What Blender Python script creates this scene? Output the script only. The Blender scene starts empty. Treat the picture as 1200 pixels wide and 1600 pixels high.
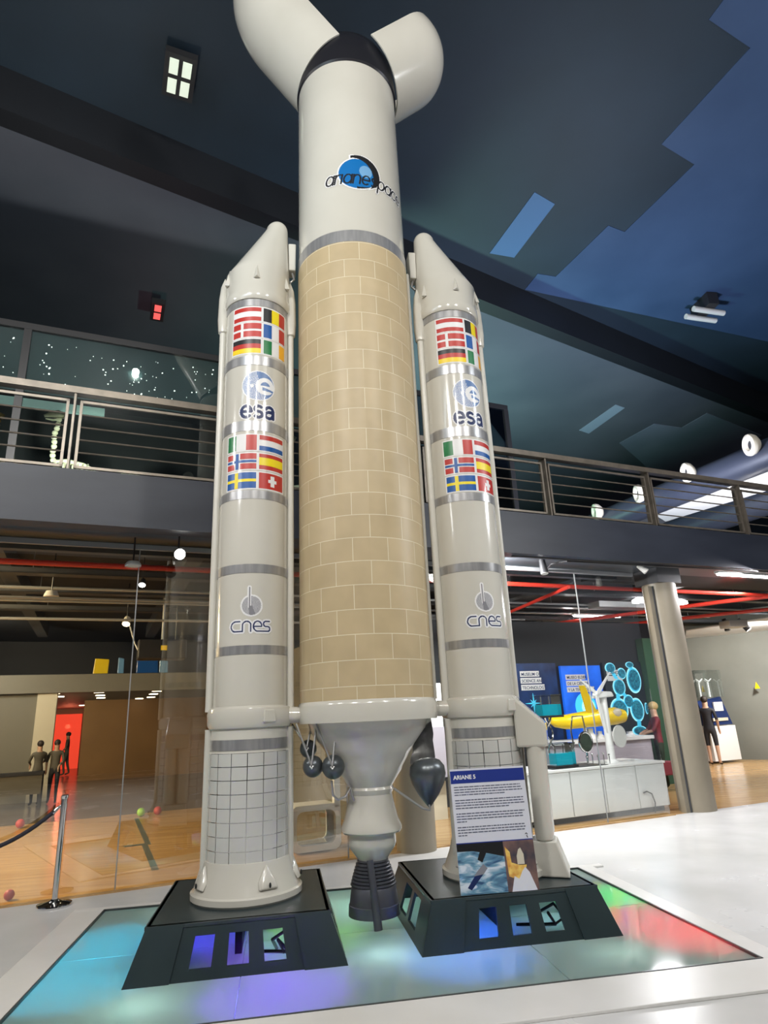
import bpy, bmesh, math, random
import numpy as np
from mathutils import Matrix, Vector
random.seed(7)
PI = math.pi
sc = bpy.context.scene
col = sc.collection

# ------------------------------------------------------------------ camera
CAM_H, FPX, PITCH, ROLL, YAW = 1.6, 997.6, 0.30993, -0.046494, 0.167527
_fw = Vector((0, math.cos(PITCH), math.sin(PITCH))); _rt = Vector((1, 0, 0)); _up = _rt.cross(_fw)
_r = math.cos(ROLL)*_rt + math.sin(ROLL)*_up
_u = -math.sin(ROLL)*_rt + math.cos(ROLL)*_up
_M = Matrix.Rotation(-YAW, 3, 'Z')
RV, UV, FV = _M@_r, _M@_u, _M@_fw
CAM = Vector((0, 0, CAM_H))
cam = bpy.data.objects.new('camera', bpy.data.cameras.new('camera'))
col.objects.link(cam)
cam.data.sensor_fit = 'VERTICAL'; cam.data.sensor_height = 36; cam.data.lens = FPX*36/1600
cam.data.clip_end = 200; cam.data.clip_start = 0.05
cam.matrix_world = Matrix(((RV.x, UV.x, -FV.x, 0), (RV.y, UV.y, -FV.y, 0), (RV.z, UV.z, -FV.z, CAM_H), (0, 0, 0, 1)))
sc.camera = cam

# ------------------------------------------------------------------ look
vs = sc.view_settings
vs.view_transform = 'Standard'; vs.look = 'None'; vs.gamma = 1; vs.exposure = 0.0; vs.use_curve_mapping = False
w = bpy.data.worlds.new('hall'); sc.world = w; w.use_nodes = True
w.node_tree.nodes['Background'].inputs[0].default_value = (0.75, 0.82, 1, 1)
w.node_tree.nodes['Background'].inputs[1].default_value = 0.10

def area(name, loc, target, size, power, color=(1, 1, 1), sy=None, spread=None):
    l = bpy.data.lights.new(name, 'AREA'); l.energy = power; l.color = color
    l.shape = 'RECTANGLE' if sy else 'DISK'; l.size = size
    if sy: l.size_y = sy
    if spread: l.spread = spread
    o = bpy.data.objects.new(name, l); col.objects.link(o); o.location = loc
    o.rotation_euler = (Vector(target)-Vector(loc)).to_track_quat('-Z', 'Y').to_euler()
    return o
def point(name, loc, power, color=(1, 1, 1), r=0.1):
    l = bpy.data.lights.new(name, 'POINT'); l.energy = power; l.color = color; l.shadow_soft_size = r
    o = bpy.data.objects.new(name, l); col.objects.link(o); o.location = loc
    return o

WA = 0.418471-YAW                                  # the glass wall's direction
WALL = Matrix.Rotation(WA, 4, 'Z')
def W(u, n, z=0): return WALL @ Vector((u, n, z))
# unseen fill lamps added for rocket, floors, rooms and gallery; some match tube lights
area('hall_fill', (-3.6, -1.5, 8.6), (0.6, 5.8, 4.5), 0.9, 330, (1, .97, .92))
area('hall_fill', (4.6, -2.0, 8.8), (0.9, 5.8, 5.0), 0.9, 250, (1, .97, .92))
area('hall_fill', (0.3, -4.0, 9.2), (0.7, 5.8, 3.2), 0.8, 330, (1, .96, .9))
area('hall_fill', (-7.5, 3.5, 7.2), (0.3, 5.8, 4.2), 0.8, 130, (1, .97, .94))
area('hall_fill', (7.5, 3.0, 7.5), (1.5, 5.8, 4.5), 0.8, 80, (.9, .95, 1))
area('floor_fill', (6.8, 4.4, 5.0), (5.4, 6.6, 0), 1.2, 150, (1, 1, 1))  # unseen lamps added to brighten the white floor
area('floor_fill', (-3.0, 3.2, 5.0), (-2.4, 6.0, 0), 1.0, 30, (1, 1, 1))
area('exhibit_light', W(5.2, 7.75, 3.68), W(7.0, 8.8, .4), .5, 210, (1, 1, 1), sy=.08)  # exhibit lamps are added unseen, apart from those at the tube lights
area('exhibit_light', W(10.5, 11.72, 3.59), W(9.6, 10.3, 0), 1.3, 260, (1, .97, 1), sy=.05)
area('exhibit_light', W(10.6, 7.75, 3.69), W(9.6, 8.6, 0), 2.0, 130, (1, .97, 1), sy=.05)
area('exhibit_light', W(15.6, 11.0, 3.4), W(15.6, 13.8, .4), .5, 300, (1, .97, .92))
area('exhibit_light', W(19.0, 11.5, 3.5), W(15.5, 13.0, 0), 1.2, 300, (1, .95, .88))
area('exhibit_light', W(4.9, 8.6, 3.3), W(4.8, 10.2, .8), .4, 60, (1, .97, .95))
area('sports_fill', W(-3.4, 9.6, 3.9), W(0.2, 10.6, 0), 1.4, 620, (1, .78, .46))  # added out of view to brighten the wood floor
area('sports_fill', W(-4.6, 12.6, 3.9), W(0.6, 13.2, 0), 1.4, 620, (1, .74, .40))
area('lobby_fill', W(-3.9, 20.5, 2.5), W(1.2, 24.8, .8), .8, 560, (1, .80, .50))  # added unseen to brighten the brown lobby wall
area('lobby_fill', W(-2.9, 16.5, 3.5), W(-1.5, 19, 1.2), .8, 90, (1, .92, .76))
point('lobby_fill', W(-1.1, 31.5, 1.8), 60, (1, .22, .12), .1)
area('gallery_fill', W(12.9, 9.0, 4.6), W(13.2, 10.5, 6.3), .6, 90, (1, .97, .95))  # added to brighten the white coffer panel
area('gallery_fill', W(9.3, 8.6, 4.5), W(11.5, 14.0, 10.5), 1.0, 800, (.75, .8, 1))  # uplights added to brighten the gallery ceiling
area('gallery_fill', W(8.2, 14.0, 4.6), W(9.0, 17.0, 10.5), 1.0, 620, (.5, 1, .8))
point('gallery_fill', W(0.5, 14.5, 7.6), 30, (1, .4, .45), .2)  # added for the reddish tint on the gallery ceiling
area('gallery_fill', W(-.4, 8.4, 4.6), W(-.8, 10.4, 5.7), .3, 190, (1, .97, .85))  # warm lamp added to brighten the skeletons
area('ceiling_wash', (6.6, 3.0, 7.0), (8.6, 6.4, 11.3), 1.0, 150, (.95, .92, 1))
area('ceiling_wash', (-2.0, 3.0, 6.5), (-1.5, 8.0, 11.3), 2.0, 60, (.75, .9, 1))

# ------------------------------------------------------------------ materials
def mat(name, base=(.8, .8, .8), rough=.5, metal=0, emit=None, es=1, coat=0, spec=.5, alpha=1):
    m = bpy.data.materials.new(name); m.use_nodes = True
    b = m.node_tree.nodes['Principled BSDF']
    b.inputs['Base Color'].default_value = (*base, 1); b.inputs['Roughness'].default_value = rough
    b.inputs['Metallic'].default_value = metal; b.inputs['Coat Weight'].default_value = coat
    b.inputs['Coat Roughness'].default_value = .05; b.inputs['Specular IOR Level'].default_value = spec
    if emit: b.inputs['Emission Color'].default_value = (*emit, 1); b.inputs['Emission Strength'].default_value = es
    return m
def nodes(m): return m.node_tree.nodes, m.node_tree.links, m.node_tree.nodes['Principled BSDF']
def noisy(name, c1, c2, scale=3, rough=.5, coords='Object', metal=0, bump=0, coat=0, detail=4, lo=.35, hi=.65, spec=.5, sc3=None, rr=None):
    m = mat(name, c1, rough, metal, coat=coat, spec=spec); n, l, b = nodes(m)
    tc = n.new('ShaderNodeTexCoord'); mp = n.new('ShaderNodeMapping'); t = n.new('ShaderNodeTexNoise'); r = n.new('ShaderNodeValToRGB')
    l.new(tc.outputs[coords], mp.inputs[0]); l.new(mp.outputs[0], t.inputs[0]); l.new(t.outputs[0], r.inputs[0]); l.new(r.outputs[0], b.inputs['Base Color'])
    if sc3: mp.inputs['Scale'].default_value = sc3
    t.inputs['Scale'].default_value = scale; t.inputs['Detail'].default_value = detail
    r.color_ramp.elements[0].color = (*c1, 1); r.color_ramp.elements[1].color = (*c2, 1)
    r.color_ramp.elements[0].position = lo; r.color_ramp.elements[1].position = hi
    if bump:
        bp = n.new('ShaderNodeBump'); bp.inputs[0].default_value = bump; l.new(t.outputs[0], bp.inputs['Height']); l.new(bp.outputs[0], b.inputs['Normal'])
    if rr:
        mr = n.new('ShaderNodeMapRange'); mr.inputs[3].default_value = rr[0]; mr.inputs[4].default_value = rr[1]
        l.new(t.outputs[0], mr.inputs[0]); l.new(mr.outputs[0], b.inputs['Roughness'])
    return m
def glass_mat(name, tint=(1, 1, 1), refl=.10, k=1.0, rough=0.0):
    m = bpy.data.materials.new(name); m.use_nodes = True; n, l = m.node_tree.nodes, m.node_tree.links
    n.remove(n['Principled BSDF']); out = n['Material Output']
    t = n.new('ShaderNodeBsdfTransparent'); t.inputs[0].default_value = (*tint, 1)
    g = n.new('ShaderNodeBsdfGlossy'); g.inputs['Roughness'].default_value = rough; g.inputs[0].default_value = (1, 1, 1, 1)
    f = n.new('ShaderNodeFresnel'); f.inputs[0].default_value = 1.5
    a = n.new('ShaderNodeMath'); a.operation = 'MULTIPLY_ADD'; a.inputs[1].default_value = k; a.inputs[2].default_value = refl; a.use_clamp = True
    mx = n.new('ShaderNodeMixShader'); l.new(f.outputs[0], a.inputs[0]); l.new(a.outputs[0], mx.inputs[0])
    l.new(t.outputs[0], mx.inputs[1]); l.new(g.outputs[0], mx.inputs[2]); l.new(mx.outputs[0], out.inputs[0])
    return m
M = {}
M['white'] = noisy('rocket_white', (.57, .55, .485), (.61, .59, .525), 1.2, .16, coat=.5)
M['white2'] = mat('rocket_white_matte', (.60, .585, .525), .3)
M['tile'] = mat('nozzle_tile', (.55, .55, .52), .25)
M['black'] = mat('black', (.012, .012, .016), .35)
M['band'] = noisy('brushed_band', (.36, .36, .37), (.46, .46, .46), 30, .28, metal=.55, sc3=(1, 1, .1))
M['silver'] = mat('polished_silver', (.85, .85, .85), .08, 1)
M['gunmetal'] = noisy('tank_grey', (.10, .115, .125), (.13, .145, .155), 4, .32, metal=.6)
M['nozzle'] = mat('nozzle_dark', (.10, .105, .125), .33, .5)
M['foil'] = noisy('foil', (.5, .5, .48), (.9, .9, .88), 14, .2, metal=.9, bump=1)
M['greymetal'] = mat('strut_grey', (.4, .4, .4), .35, .7)
M['pedestal'] = noisy('pedestal_slate', (.020, .032, .036), (.028, .042, .046), 2, .28)
M['recess'] = mat('recess', (.012, .015, .017), .7)
def flat(n, c, r=.35): M[n] = mat('decal_'+n, c, r, coat=.3)
flat('d_white', (.78, .78, .78)); flat('d_red', (.48, .028, .02)); flat('d_black', (.01, .01, .012)); flat('d_yellow', (.85, .68, .01))
flat('d_gold', (.86, .62, .01)); flat('d_blue', (.0, .085, .34)); flat('d_green', (.0, .17, .04)); flat('d_orange', (.85, .42, .02))
flat('d_navy', (.005, .018, .09)); flat('d_esablue', (.10, .19, .40)); flat('d_logoblue', (.0, .14, .42)); flat('d_logolight', (.16, .36, .60)); flat('d_grey', (.22, .22, .24)); flat('d_ltgrey', (.5, .5, .52))
def brick():
    m = mat('foam_tiles', (.6, .5, .32), .42); n, l, b = nodes(m)
    uv = n.new('ShaderNodeTexCoord'); br = n.new('ShaderNodeTexBrick'); l.new(uv.outputs['UV'], br.inputs[0])
    br.offset = .5; br.inputs['Scale'].default_value = 1
    br.inputs['Brick Width'].default_value = .3047; br.inputs['Row Height'].default_value = .2045
    br.inputs['Mortar Size'].default_value = .0032; br.inputs['Mortar Smooth'].default_value = .1
    br.inputs['Color1'].default_value = (.49, .385, .225, 1); br.inputs['Color2'].default_value = (.54, .43, .26, 1); br.inputs['Mortar'].default_value = (.72, .65, .47, 1)
    ns = n.new('ShaderNodeTexNoise'); ns.inputs['Scale'].default_value = 5; l.new(uv.outputs['Object'], ns.inputs[0])
    mx = n.new('ShaderNodeMixRGB'); mx.blend_type = 'MULTIPLY'; mx.inputs[0].default_value = .35; l.new(br.outputs[0], mx.inputs[1])
    rp = n.new('ShaderNodeValToRGB'); rp.color_ramp.elements[0].color = (.72, .72, .72, 1); rp.color_ramp.elements[0].position = .3; rp.color_ramp.elements[1].position = .7; l.new(ns.outputs[0], rp.inputs[0]); l.new(rp.outputs[0], mx.inputs[2]); l.new(mx.outputs[0], b.inputs['Base Color'])
    bp = n.new('ShaderNodeBump'); bp.inputs['Strength'].default_value = .35; bp.inputs['Distance'].default_value = .004
    l.new(br.outputs[1], bp.inputs['Height']); l.new(bp.outputs[0], b.inputs['Normal'])
    return m
M['foam'] = brick()
M['floor'] = noisy('white_resin_floor', (.56, .56, .55), (.66, .66, .66), .9, .22, lo=.3, hi=.7, rr=(.15, .35))
M['frame'] = noisy('white_frame', (.66, .65, .62), (.72, .71, .69), 1.5, .3)
M['rim'] = mat('metal_rim', (.10, .11, .11), .3, .6)
def frosted():
    m = bpy.data.materials.new('frosted_glass_panel'); m.use_nodes = True; n, l = m.node_tree.nodes, m.node_tree.links
    n.remove(n['Principled BSDF']); out = n['Material Output']
    t = n.new('ShaderNodeBsdfTranslucent'); t.inputs[0].default_value = (.75, .85, .82, 1)
    d = n.new('ShaderNodeBsdfDiffuse'); d.inputs[0].default_value = (.38, .50, .46, 1)
    g = n.new('ShaderNodeBsdfGlossy'); g.inputs['Roughness'].default_value = .06
    m1 = n.new('ShaderNodeMixShader'); m1.inputs[0].default_value = .42; l.new(t.outputs[0], m1.inputs[1]); l.new(d.outputs[0], m1.inputs[2])
    f = n.new('ShaderNodeFresnel'); f.inputs[0].default_value = 1.55
    m2 = n.new('ShaderNodeMixShader'); l.new(f.outputs[0], m2.inputs[0]); l.new(m1.outputs[0], m2.inputs[1]); l.new(g.outputs[0], m2.inputs[2]); l.new(m2.outputs[0], out.inputs[0])
    return m
M['frosted'] = frosted()
M['well'] = mat('well_grey', (.22, .23, .23), .6)
M['navy'] = noisy('navy_ceiling_paint', (.0075, .016, .026), (.013, .028, .046), .35, .6, lo=.3, hi=.7)
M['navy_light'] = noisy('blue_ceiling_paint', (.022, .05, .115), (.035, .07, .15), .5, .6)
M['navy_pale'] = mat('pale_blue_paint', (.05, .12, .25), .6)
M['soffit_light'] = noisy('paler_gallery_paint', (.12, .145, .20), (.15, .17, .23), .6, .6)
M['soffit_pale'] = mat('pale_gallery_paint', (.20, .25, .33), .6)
M['beam'] = noisy('beam_paint', (.003, .0045, .008), (.005, .0075, .012), .5, .6)
M['soffit_up'] = noisy('gallery_ceiling_paint', (.050, .058, .078), (.075, .083, .105), .35, .6)
M['fascia'] = noisy('fascia_paint', (.020, .024, .036), (.030, .035, .050), .7, .45, sc3=(1, 1, 4))
M['soffit'] = noisy('grey_soffit', (.05, .06, .07), (.075, .085, .10), .7, .5)
M['void'] = mat('dark_ceiling', (.014, .015, .018), .7)
M['maroon'] = mat('maroon_wall', (.03, .012, .014), .7)
M['rail'] = noisy('rail_metal', (.17, .145, .115), (.23, .195, .155), 6, .35, metal=.5)
M['glass'] = glass_mat('clear_glass', (.97, .98, .96), .12, 1.0)
M['glass_right'] = glass_mat('clear_glass_right', (.98, .99, .98), .0, .3)
M['glass_up'] = glass_mat('gallery_glass', (.90, .95, .94), .03, 1.0)
M['acrylic'] = glass_mat('acrylic', (.93, .97, .97), .05, 1.0)
M['column'] = noisy('column_render', (.20, .175, .13), (.235, .205, .155), 1.5, .45)
M['grey'] = noisy('grey_wall', (.15, .155, .135), (.19, .195, .17), .8, .6)
M['brown'] = noisy('brown_wall', (.16, .085, .03), (.20, .11, .04), .5, .5)
M['taupe'] = mat('taupe_wall', (.17, .16, .13), .6)
M['lobbyfloor'] = mat('dark_lobby_floor', (.10, .07, .04), .22)
M['cream'] = mat('cream', (.6, .55, .43), .5)
M['red_pipe'] = mat('red_pipe', (.55, .035, .02), .35)
M['grey_pipe'] = mat('galvanised', (.35, .36, .37), .4, .4)
M['darkgrey'] = mat('dark_tray', (.05, .053, .06), .5)
M['fixture'] = mat('fixture_black', (.02, .02, .022), .4)
M['fixwhite'] = mat('fixture_white', (.6, .6, .58), .4)
M['lamp'] = mat('lamp_light', (1, 1, 1), .5, emit=(1, .96, .95), es=14)
M['lampspot'] = mat('spot_light', (1, 1, 1), .5, emit=(1, .98, .88), es=40)
M['lampsoft'] = mat('soft_panel_light', (.5, .55, .45), .5, emit=(.72, .80, .66), es=.75)
M['lampred'] = mat('red_lamp', (.6, .1, .1), .5, emit=(1, .10, .09), es=1.2)
M['lampwarm'] = mat('warm_downlight', (1, 1, 1), .5, emit=(1, .80, .55), es=9)
M['door_red'] = mat('red_lit_doorway', (.75, .05, .03), .6, emit=(1, .07, .03), es=.9)
M['cabinet'] = mat('white_cabinet', (.72, .74, .75), .12, coat=.4)
M['cabwhite'] = mat('white_laminate', (.78, .78, .78), .4)
M['lavender'] = mat('lavender_panel', (.42, .39, .45), .5)
M['water'] = mat('blue_water', (.0, .45, .58), .1, emit=(.0, .5, .68), es=.25)
M['yellow'] = mat('yellow_paint', (.88, .62, .01), .3)
M['bone'] = noisy('bone', (.62, .58, .38), (.75, .72, .55), 12, .5)
M['bone_brown'] = noisy('bone_brown', (.45, .25, .07), (.62, .42, .18), 12, .5)
M['chrome'] = mat('chrome', (.8, .8, .8), .07, 1)
M['rope'] = noisy('velvet_rope', (.008, .008, .016), (.02, .02, .035), 60, .7)
M['tape'] = mat('grey_tape', (.10, .11, .10), .5)
M['ball_red'] = mat('ball_red', (.42, .04, .04), .5); M['ball_green'] = mat('ball_green', (.30, .62, .02), .5)
M['reflection_teal'] = noisy('reflection_teal', (.022, .045, .05), (.035, .065, .07), .7, .4)
M['greenwall'] = mat('green_wall', (.04, .10, .06), .6)
M['star'] = mat('star_glint', (1, 1, 1), .5, emit=(1, 1, .92), es=3)  # emission stands for glints reflected in the gallery glass
M['tealbar'] = mat('light_strip', (.35, .55, .5), .3, emit=(.42, .62, .56), es=.35)
M['skin'] = mat('skin', (.5, .3, .2), .5); M['hair_dark'] = mat('hair_dark', (.03, .02, .015), .6); M['hair_light'] = mat('hair_light', (.45, .32, .14), .6)
M['cloth_dark'] = mat('dark_clothes', (.015, .015, .02), .7); M['cloth_burg'] = mat('burgundy_clothes', (.16, .02, .03), .7); M['cloth_green'] = mat('dark_green_clothes', (.02, .035, .02), .7); M['cloth_grey'] = mat('grey_clothes', (.10, .09, .07), .7)
M['sign_blue'] = mat('sign_blue', (.012, .03, .22), .4); M['sign_white'] = mat('sign_white', (.62, .63, .70), .4); M['sign_text'] = mat('sign_text', (.10, .11, .16), .5)
M['p_navy'] = noisy('poster_space', (.001, .004, .02), (.004, .018, .07), 2.2, .35); M['p_blue'] = noisy('poster_blue', (.003, .05, .35), (.01, .10, .55), 1.6, .35)
for k in ('p_navy', 'p_blue'):
    n, l, b = nodes(M[k]); src = b.inputs['Base Color'].links[0].from_socket; l.new(src, b.inputs['Emission Color']); b.inputs['Emission Strength'].default_value = 1.1
M['p_cyan'] = mat('poster_cyan', (.05, .45, .65), .4, emit=(.05, .45, .68), es=.9); M['p_rim'] = mat('poster_rim', (.35, .75, .85), .4, emit=(.35, .75, .9), es=.8)
M['p_cell'] = noisy('poster_cell', (.0, .10, .20), (.03, .35, .5), 22, .4); M['p_black'] = mat('poster_black', (.002, .01, .018), .6)
def wood():
    m = mat('wood_floor', (.5, .3, .12), .22); n, l, b = nodes(m)
    tc = n.new('ShaderNodeTexCoord'); mp = n.new('ShaderNodeMapping'); mp.inputs['Scale'].default_value = (.6, 9, 1)
    t = n.new('ShaderNodeTexNoise'); t.inputs['Scale'].default_value = 1.4; t.inputs['Detail'].default_value = 5
    r = n.new('ShaderNodeValToRGB'); r.color_ramp.elements[0].color = (.36, .20, .075, 1); r.color_ramp.elements[1].color = (.56, .36, .16, 1)
    r.color_ramp.elements[0].position = .3; r.color_ramp.elements[1].position = .7
    l.new(tc.outputs['Object'], mp.inputs[0]); l.new(mp.outputs[0], t.inputs[0]); l.new(t.outputs[0], r.inputs[0]); l.new(r.outputs[0], b.inputs['Base Color'])
    return m
M['wood'] = wood()
def earth():
    m = mat('earth_photo', (.2, .4, .6), .35); n, l, b = nodes(m)
    tc = n.new('ShaderNodeTexCoord'); mp = n.new('ShaderNodeMapping'); mp.inputs['Scale'].default_value = (4, 4, 12); mp.inputs['Rotation'].default_value = (0, .5, 0)
    t = n.new('ShaderNodeTexNoise'); t.inputs['Scale'].default_value = 1.6; t.inputs['Detail'].default_value = 8; t.inputs['Distortion'].default_value = .8
    r = n.new('ShaderNodeValToRGB'); e = r.color_ramp.elements; e[0].color = (.03, .08, .17, 1); e[0].position = .35; e[1].color = (.62, .68, .74, 1); e[1].position = .62
    x = e.new(.48); x.color = (.14, .30, .42, 1)
    l.new(tc.outputs['Object'], mp.inputs[0]); l.new(mp.outputs[0], t.inputs[0]); l.new(t.outputs[0], r.inputs[0]); l.new(r.outputs[0], b.inputs['Base Color'])
    return m
M['earth'] = earth()
M['smoke'] = noisy('plume_photo', (.05, .045, .06), (.22, .12, .10), 7, .4); M['flame'] = noisy('flame_photo', (.62, .25, .04), (.85, .60, .15), 20, .4); M['plume'] = mat('plume_white', (.68, .68, .74), .4)

# ------------------------------------------------------------------ mesh helpers
WM = {}
class MB:
    def __init__(s, xf=None): s.v = []; s.f = []; s.mi = []; s.uv = {}; s.xf = xf or Matrix.Identity(4)
    def add(s, vs, fs, m=0, uvs=None):
        b = len(s.v)
        for p in vs: s.v.append(s.xf @ Vector(p))
        for i, f in enumerate(fs):
            s.f.append([b+j for j in f]); s.mi.append(m if not hasattr(m, '__len__') else m[i])
            if uvs: s.uv[len(s.f)-1] = uvs[i]
        return s
    def box(s, x0, x1, y0, y1, z0, z1, m=0):
        v = [(x, y, z) for z in (z0, z1) for y in (y0, y1) for x in (x0, x1)]
        return s.add(v, [(0, 2, 3, 1), (4, 5, 7, 6), (0, 1, 5, 4), (2, 6, 7, 3), (0, 4, 6, 2), (1, 3, 7, 5)], m)
    def hexa(s, v, m=0):                                        # 8 corners: bottom ring 4, top ring 4
        return s.add(v, [(3, 2, 1, 0), (4, 5, 6, 7), (0, 1, 5, 4), (1, 2, 6, 5), (2, 3, 7, 6), (3, 0, 4, 7)], m)
    def prism(s, pts, off, m=0):                                # polygon extruded by a vector
        n = len(pts); o = Vector(off); v = [Vector(p) for p in pts]+[Vector(p)+o for p in pts]
        return s.add(v, [tuple(range(n))[::-1], tuple(range(n, 2*n))]+[(i, (i+1) % n, n+(i+1) % n, n+i) for i in range(n)], m)
    def lathe(s, prof, cx=0, cy=0, n=64, a0=0, a1=2*PI, m=0, cap=True, uvs=False, off=None):
        full = abs(a1-a0-2*PI) < 1e-6; k = n if full else n+1; V = []; Fc = []; U = []; mm = []
        for j, (r, z) in enumerate(prof):
            ox = off[j] if off else 0
            for i in range(k):
                a = a0+(a1-a0)*i/n; V.append((cx+ox+r*math.sin(a), cy-r*math.cos(a), z))
        for j in range(len(prof)-1):
            for i in range(n):
                i2 = (i+1) % k
                Fc.append((j*k+i, j*k+i2, (j+1)*k+i2, (j+1)*k+i)); mm.append(m[j] if hasattr(m, '__len__') else m)
                if uvs:
                    R = .582; ua = (a0+(a1-a0)*i/n)*R; ub = (a0+(a1-a0)*(i+1)/n)*R
                    U.append([(ua, prof[j][1]), (ub, prof[j][1]), (ub, prof[j+1][1]), (ua, prof[j+1][1])])
        if cap and full:
            if prof[0][0] > 1e-4: Fc.append(tuple(range(k))[::-1]); mm.append(mm[0]); U.append([(0, 0)]*k)
            if prof[-1][0] > 1e-4: Fc.append(tuple((len(prof)-1)*k+i for i in range(k))); mm.append(mm[-2]); U.append([(0, 0)]*k)
        return s.add(V, Fc, mm, U if uvs else None)
    def tube(s, pts, r, n=10, m=0, cap=True, closed=False):
        P = [Vector(p) for p in pts]; k = len(P); V = []; Fc = []; prev = None
        for i, p in enumerate(P):
            if closed: t = (P[(i+1) % k]-P[i-1]).normalized()
            else: t = (P[min(i+1, k-1)]-P[max(i-1, 0)]).normalized()
            if prev is None:
                a = Vector((0, 0, 1)) if abs(t.z) < .9 else Vector((1, 0, 0)); x = t.cross(a).normalized()
            else: x = (prev-t*prev.dot(t)).normalized()
            prev = x; y = t.cross(x); rr = r[i] if hasattr(r, '__len__') else r
            for j in range(n):
                a = 2*PI*j/n; V.append(p+x*rr*math.cos(a)+y*rr*math.sin(a))
        L = k if closed else k-1
        for i in range(L):
            i2 = (i+1) % k
            for j in range(n): Fc.append((i*n+j, i*n+(j+1) % n, i2*n+(j+1) % n, i2*n+j))
        if cap and not closed: Fc.append(tuple(range(n))[::-1]); Fc.append(tuple((k-1)*n+j for j in range(n)))
        return s.add(V, Fc, m)
    def ball(s, c, r, m=0, n=20, sc3=(1, 1, 1), k=12):
        V = []; Fc = []; c = Vector(c)
        for i in range(1, k):
            t = PI*i/k
            for j in range(n):
                a = 2*PI*j/n; V.append(c+Vector((r*sc3[0]*math.sin(t)*math.cos(a), r*sc3[1]*math.sin(t)*math.sin(a), r*sc3[2]*math.cos(t))))
        V.append(c+Vector((0, 0, r*sc3[2]))); V.append(c-Vector((0, 0, r*sc3[2]))); T = len(V)-2
        for i in range(k-2):
            for j in range(n): Fc.append((i*n+j, (i+1)*n+j, (i+1)*n+(j+1) % n, i*n+(j+1) % n))
        for j in range(n): Fc.append((T, j, (j+1) % n)); Fc.append((T+1, (k-2)*n+(j+1) % n, (k-2)*n+j))
        return s.add(V, Fc, m)
    def build(s, name, mats, parent=None, smooth=True, origin=None, sharp=35, bevel=0):
        if not isinstance(mats, (list, tuple)): mats = [mats]
        if parent: wm = WM[parent]
        else: wm = Matrix.Translation(Vector(origin)) if origin is not None else Matrix.Identity(4)
        inv = wm.inverted(); me = bpy.data.meshes.new(name)
        me.from_pydata([tuple(inv@p) for p in s.v], [], s.f)
        for m in mats: me.materials.append(M[m] if isinstance(m, str) else m)
        me.polygons.foreach_set('material_index', s.mi)
        if s.uv:
            ul = me.uv_layers.new(name='UVMap')
            for i, p in enumerate(me.polygons):
                if i in s.uv:
                    for j, li in enumerate(p.loop_indices): ul.data[li].uv = s.uv[i][j]
        bm = bmesh.new(); bm.from_mesh(me); bmesh.ops.recalc_face_normals(bm, faces=bm.faces); bm.to_mesh(me); bm.free()
        if smooth:
            me.polygons.foreach_set('use_smooth', [True]*len(me.polygons)); me.set_sharp_from_angle(angle=math.radians(sharp))
        o = bpy.data.objects.new(name, me); col.objects.link(o)
        if parent: o.parent = parent
        else: o.matrix_world = wm
        if bevel:
            bv = o.modifiers.new('bevel', 'BEVEL'); bv.width = bevel; bv.segments = 2; bv.limit_method = 'ANGLE'
        WM[o] = wm if parent is None else WM[parent]
        return o
def thing(name, label, cat, loc, group=None, rz=0):
    o = bpy.data.objects.new(name, None); col.objects.link(o); o.empty_display_size = .1
    o.location = loc; o.rotation_euler = (0, 0, rz); WM[o] = Matrix.Translation(Vector(loc)) @ Matrix.Rotation(rz, 4, 'Z')
    o['label'] = label; o['category'] = cat
    if group: o['group'] = group
    return o
def tag(o, label, cat, group=None, kind=None):
    o['label'] = label; o['category'] = cat
    if group: o['group'] = group
    if kind: o['kind'] = kind
    return o
def struct(o): o['kind'] = 'structure'; return o
def copy_tree(o, parent=None):
    c = o.copy(); col.objects.link(c)
    if parent: c.parent = parent
    for ch in [x for x in list(bpy.data.objects) if x.parent == o]: copy_tree(ch, c)
    return c
def wmb(): return MB(WALL)
def cylp(a, z, r, cx=0, cy=0): return (cx+r*math.sin(a), cy-r*math.cos(a), z)

def text_mesh(txt, size, mtx, mname, name, parent, ext=.001, bold=0, align='LEFT', xs=1):
    cu = bpy.data.curves.new('t', 'FONT'); cu.body = txt; cu.size = size; cu.extrude = ext; cu.offset = bold; cu.align_x = align
    t = bpy.data.objects.new('t', cu); col.objects.link(t); dg = bpy.context.evaluated_depsgraph_get()
    me = bpy.data.meshes.new_from_object(t.evaluated_get(dg)); bpy.data.objects.remove(t)
    me.materials.clear(); me.materials.append(M[mname])
    me.transform(WM[parent].inverted() @ mtx @ Matrix.Diagonal((xs, 1, 1, 1)))
    o = bpy.data.objects.new(name, me); col.objects.link(o); o.parent = parent; WM[o] = WM[parent]
    return o

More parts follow.
